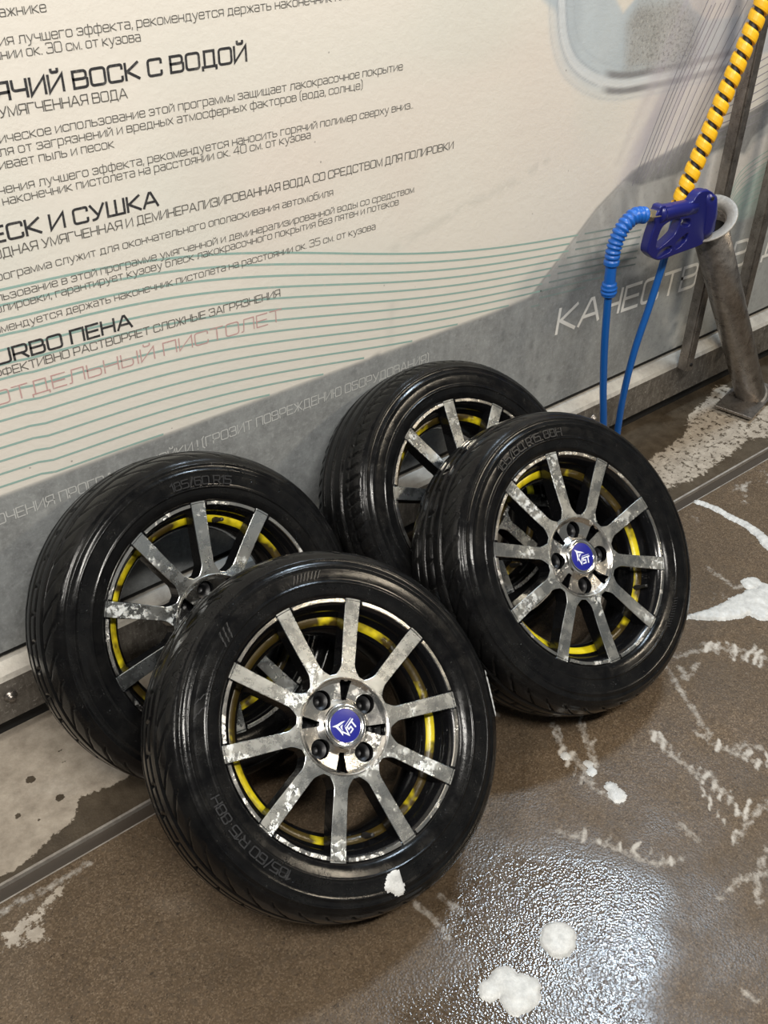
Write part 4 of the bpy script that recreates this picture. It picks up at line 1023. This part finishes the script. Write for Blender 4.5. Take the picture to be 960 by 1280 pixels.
bb = D['blobB']; foam_blob([(bb[0][0], bb[0][1], .018), (bb[1][0], bb[1][1], .026), (bb[2][0], bb[2][1], .032), (bb[3][0] + .005, bb[3][1], .024), (bb[4][0], bb[4][1], .014)],   .008, 'irregular white foam heap at the bottom edge of the floor', 10, wobk=.6)
s_ = D['small']
foam_blob([(s_[0][0], s_[0][1], .016), (s_[1][0], s_[1][1], .011)], .005, 'small white foam dab on the floor below the right front wheel, nearest the camera', 12)
foam_blob([(s_[2][0], s_[2][1], .009), (s_[3][0], s_[3][1], .008)], .004, 'tiny foam dab on the floor between the two front wheels, middle one', 14)
foam_blob([(s_[4][0], s_[4][1], .009)], .004, 'tiny foam dab on the floor just below the right front tyre', 15)
# foam clinging to the front tyre
Wf = WHEELS['F'][0].matrix_world
def on_tyre(a, r, d, blobs, thick, label, seed, tilt=0.0):
    a = math.radians(a); M = Wf @ Matrix.Rotation(a, 4, 'Z') @ Matrix.Translation((r, 0, d)) @ Matrix.Rotation(tilt, 4, 'Y')
    foam_blob(blobs, thick, label, seed, M, cell=.0022)
on_tyre(-103.5, .252, .0932, [(0, 0, .014), (.010, .004, .010), (-.008, .006, .009), (.002, -.010, .008)], .004, 'white foam splash on the lower sidewall of the front left tyre', 20)
on_tyre(-19, .283, .0835, [(0, 0, .008), (.001, .009, .007), (.002, .018, .006), (-.001, .028, .007), (.001, -.010, .007), (0, -.020, .006), (0, -.030, .005), (-.002, .040, .005)], .003, 'streak of white foam on the right shoulder of the front left tyre', 22, math.radians(52))

# ---------------------------------------------------------------- steel posts and gun holder
def post(x, y, z0, z1, w, dpt, label):
    bm = bmesh.new(); box_bm(bm, (x - w / 2, y - dpt / 2, z0), (x + w / 2, y + dpt / 2, z1))
    bmesh.ops.bevel(bm, geom=[e for e in bm.edges if abs(e.verts[0].co.z - e.verts[1].co.z) > .1], offset=.004, segments=2, affect='EDGES')
    o = bm_obj('steel_post', bm, post_mat); tag(o, label, 'post')
    V, Fc = lathe([(0, .0001), (0, .005), (.003, .005), (.004, .003), (.004, .0001)], 12)
    M_ = Matrix.Translation((x, y - dpt / 2, z0 + .018)) @ Matrix.Rotation(math.pi / 2, 4, 'X')
    mesh_obj('rivet', [M_ @ Vector(v) for v in V], Fc, dark_steel, o)
    return o
post(2.268, -.052, .162, 1.95, .030, .034, 'square stained steel post behind the wash gun and yellow spiral hose')
post(2.478, -.052, .162, 1.95, .030, .034, 'square stained steel post right of the leaning steel tube')
hold = empty('gun_holder', (2.53, -.128, 0)); tag(hold, 'leaning round steel tube with a flared ring on top holding the blue wash gun', 'holder')
hi = Matrix.Translation(-Vector(hold.location))
A = Vector((2.075, -.150, .672)); B = Vector((2.522, -.128, .022)); ax = (A - B).normalized()
Q = ax.to_track_quat('Z', 'Y').to_matrix().to_4x4()
L_ = (A - B).length
V, Fc = lathe([(0, .0430), (L_ * .3, .0430), (L_ * .6, .0430), (L_ - .012, .0430), (L_ - .012, .0385), (.01, .0385)], 48)
M_ = hi @ Matrix.Translation(B) @ Q
mesh_obj('tube', [M_ @ Vector(v) for v in V], Fc, post_mat, hold, True)
V, Fc = lathe([(-.016, .0425), (-.010, .0500), (-.002, .0660), (.001, .0700), (.003, .0700), (.0045, .0680), (.003, .0560), (.000, .0450), (-.012, .0410), (-.06, .0405)], 64)
M_ = hi @ Matrix.Translation(A) @ Q
mesh_obj('flared_ring', [M_ @ Vector(v) for v in V], Fc, flange_mat, hold, True)
V, Fc = lathe([(-.050, .0001), (-.050, .0400)], 32); mesh_obj('tube_inside', [M_ @ Vector(v) for v in V], Fc, gap_mat, hold)
bm = bmesh.new(); Mp = hi @ Matrix.Translation((2.512, -.128, .016)) @ Matrix.Rotation(math.radians(14), 4, 'Z')
box_bm(bm, (-.115, -.056, -.005), (.105, .056, .004), Mp); bmesh.ops.bevel(bm, geom=bm.edges[:], offset=.0015, segments=1, affect='EDGES')
bp = bm_obj('base_plate', bm, post_mat, hold)
bm = bmesh.new(); box_bm(bm, (-.100, -.046, -.0158), (.095, .046, -.005), Mp); bm_obj('grout_pad', bm, drain_mat, bp)
V, Fc = lathe([(.0, .0430), (.0, .0490), (.004, .0470), (.010, .0432)], 40)
M_ = hi @ Matrix.Translation(B - ax * .004) @ Q
mesh_obj('weld_bead', [M_ @ Vector(v) for v in V], Fc, drain_edge_mat, bp, True)

# ---------------------------------------------------------------- wash gun
GY = -.172
gun = empty('wash_gun', (1.94, GY, .70)); gi = Matrix.Translation((-1.94, 0, -.70))
tag(gun, 'dark blue plastic high pressure wash gun resting in the steel tube', 'wash gun')
def smooth_loop(lp, sub=4):
    P = [Vector((p[0], p[1], 0)) for p in lp]; n = len(P); out = []
    for i in range(n):
        a, b, c, d = P[i - 1], P[i], P[(i + 1) % n], P[(i + 2) % n]
        for s in range(sub):
            t = s / sub; v = .5 * ((2 * b) + (c - a) * t + (2 * a - 5 * b + 4 * c - d) * t * t + (3 * b - a - 3 * c + d) * t ** 3); out.append((v.x - 1.94, v.y - .70))
    return out
def grow(lp, k):
    cx_ = sum(p[0] for p in lp) / len(lp); cz_ = sum(p[1] for p in lp) / len(lp)
    return [(cx_ + (p[0] - cx_) * k, cz_ + (p[1] - cz_) * k) for p in lp]
me = outline_mesh([smooth_loop(D['gun'][0])] + [smooth_loop(grow(l, k_)) for l, k_ in zip(D['gun'][1:], (1.24, 1.15, 1.04, 1.15))], .024, .003, 3)
me.materials.clear(); me.materials.append(gun_mat)
o = bpy.data.objects.new('gun_body', me); link(o, gun); o.rotation_euler = (math.pi / 2, 0, 0)
me = outline_mesh([smooth_loop(grow(D['guntrig'], .55))], .014, .002, 2); me.materials.clear(); me.materials.append(gun_dark)
o = bpy.data.objects.new('trigger', me); link(o, gun); o.rotation_euler = (math.pi / 2, 0, 0)
def loc(x, z, y=0): return Vector((x - 1.94, y, z - .70))
V, Fc = tube_mesh([loc(1.848, .742), loc(1.862, .742), loc(1.90, .739), loc(1.94, .735), loc(1.975, .731)], .019, 20, True, lambda i, n: [.0175, .019, .0185, .0185, .017][i])
mesh_obj('handle_grip', V, Fc, gun_mat, gun, True)
V, Fc = tube_mesh([loc(2.005, .755), loc(2.025, .735), loc(2.035, .70), loc(2.038, .665), loc(2.036, .645)], .02, 20, True, lambda i, n: [.012, .022, .0235, .022, .016][i])
mesh_obj('gun_head', V, Fc, gun_mat, gun, True)
V, Fc = tube_mesh([loc(2.035, .69, .012), loc(2.07, .665, .02), loc(2.088, .640, .022)], .013, 16)
mesh_obj('nozzle', V, Fc, black_rub, gun, True)
V, Fc = tube_mesh([loc(2.012, .748, -.0205), loc(2.012, .748, -.0235)], .0045, 14); mesh_obj('screw', V, Fc, black_rub, gun)
V, Fc = tube_mesh([loc(1.796, .7520), loc(1.812, .7480), loc(1.8121, .7480), loc(1.846, .7425)], .0115, 6, True, lambda i, n: [.0095, .0095, .0130, .0130][i]); mesh_obj('hose_fitting', V, Fc, brass, gun)
V, Fc = tube_mesh([loc(1.846, .7435), loc(1.858, .743)], .0205, 24); mesh_obj('collar', V, Fc, gun_mat, gun, True)

# ---------------------------------------------------------------- hose
hose = empty('pressure_hose', (1.80, -.17, 0)); tag(hose, 'blue pressure hose looping down from the wash gun, upper run in a yellow spiral guard', 'hose')
hv = Vector(hose.location)
pA = [Vector((x, -.172 + .010 * min(1, i / 4), z)) - hv for i, (x, z) in enumerate(D['hoseA'])]
pA[0] = Vector((1.800, -.172, .7515)) - hv; pA[1] = Vector((1.787, -.170, .7545)) - hv
# the loop on the floor behind the tyre joins both runs
pC = [Vector((x, -.125, z)) - hv for x, z in D['hoseC']]
loop = [Vector((1.812, -.155, .10)) - hv, Vector((1.822, -.150, .035)) - hv, Vector((1.850, -.145, .012)) - hv, Vector((1.885, -.138, .018)) - hv, Vector((1.905, -.130, .06)) - hv]
lower = pA[5:-1] + loop + pC[::-1][2:]
V, Fc = tube_mesh(spline(lower, .008), .0088, 14); mesh_obj('hose_run', V, Fc, hose_mat, hose, True)
sp = spline(pA[:7], .0016)
n_ = len(sp)
def gr(i, n):
    s = i / n; r0 = .0168 if s < .62 else .0135
    if s < .62: return r0 - .0016 * s / .62 + .0016 * math.copysign(1, math.sin(i * .0016 / .0105 * 2 * math.pi))
    if s < .66: return .0175
    if .90 < s < .925 or .945 < s < .965: return .0185
    if s > .86: return .0165
    return .0122 + .003 * (s - .66)
V, Fc = tube_mesh(sp, .018, 20, True, gr); bg = mesh_obj('bend_guard', V, Fc, guard_mat, hose, True)
pB = [Vector((x, -.125, z)) - hv for x, z in D['hoseB']]
pB = pB + [pC[0] + Vector((-.004, 0, -.02))]
spB = spline(pB, .004)
V, Fc = tube_mesh(spB, .0125, 14); mesh_obj('rubber_core', V, Fc, black_rub, hose, True)
def helix_band(path, pitch, duty, r_in, r_out):
    P = path; n = len(P); step = (P[1] - P[0]).length; V = []; Fc = []
    t = (P[1] - P[0]).normalized(); nrm = (Vector((0, 1, 0)) - t * t.y).normalized()
    frames = []
    for i in range(n):
        t = (P[min(i + 1, n - 1)] - P[max(i - 1, 0)]).normalized(); nrm = (nrm - t * nrm.dot(t)).normalized(); frames.append((P[i], t, nrm, t.cross(nrm)))
    total = (n - 1) * step; turns = total / pitch; N = int(turns * 26)
    half = pitch * duty / 2
    pf = [(-half, r_in), (-half * .96, r_out * .95), (-half * .5, r_out), (half * .5, r_out), (half * .96, r_out * .95), (half, r_in)]
    for k in range(N):
        s = total * k / (N - 1); a = 2 * math.pi * s / pitch
        for ds, r in pf:
            u = min(max((s + ds) / step, 0), n - 1.001); i = int(u); f = u - i
            p = frames[i][0].lerp(frames[i + 1][0], f); _, t, nn, bb_ = frames[i]
            V.append(p + (nn * math.cos(a) - bb_ * math.sin(a)) * r)
    m = len(pf)
    for k in range(N - 1):
        for j in range(m - 1): Fc.append((k * m + j, k * m + j + 1, (k + 1) * m + j + 1, (k + 1) * m + j))
    return V, Fc
V, Fc = helix_band(spB, .0300, .72, .0120, .0195)
yo = mesh_obj('spiral_guard', V, Fc, yel_guard, hose, False); yo['label'] = 'yellow spiral wrapped guard'
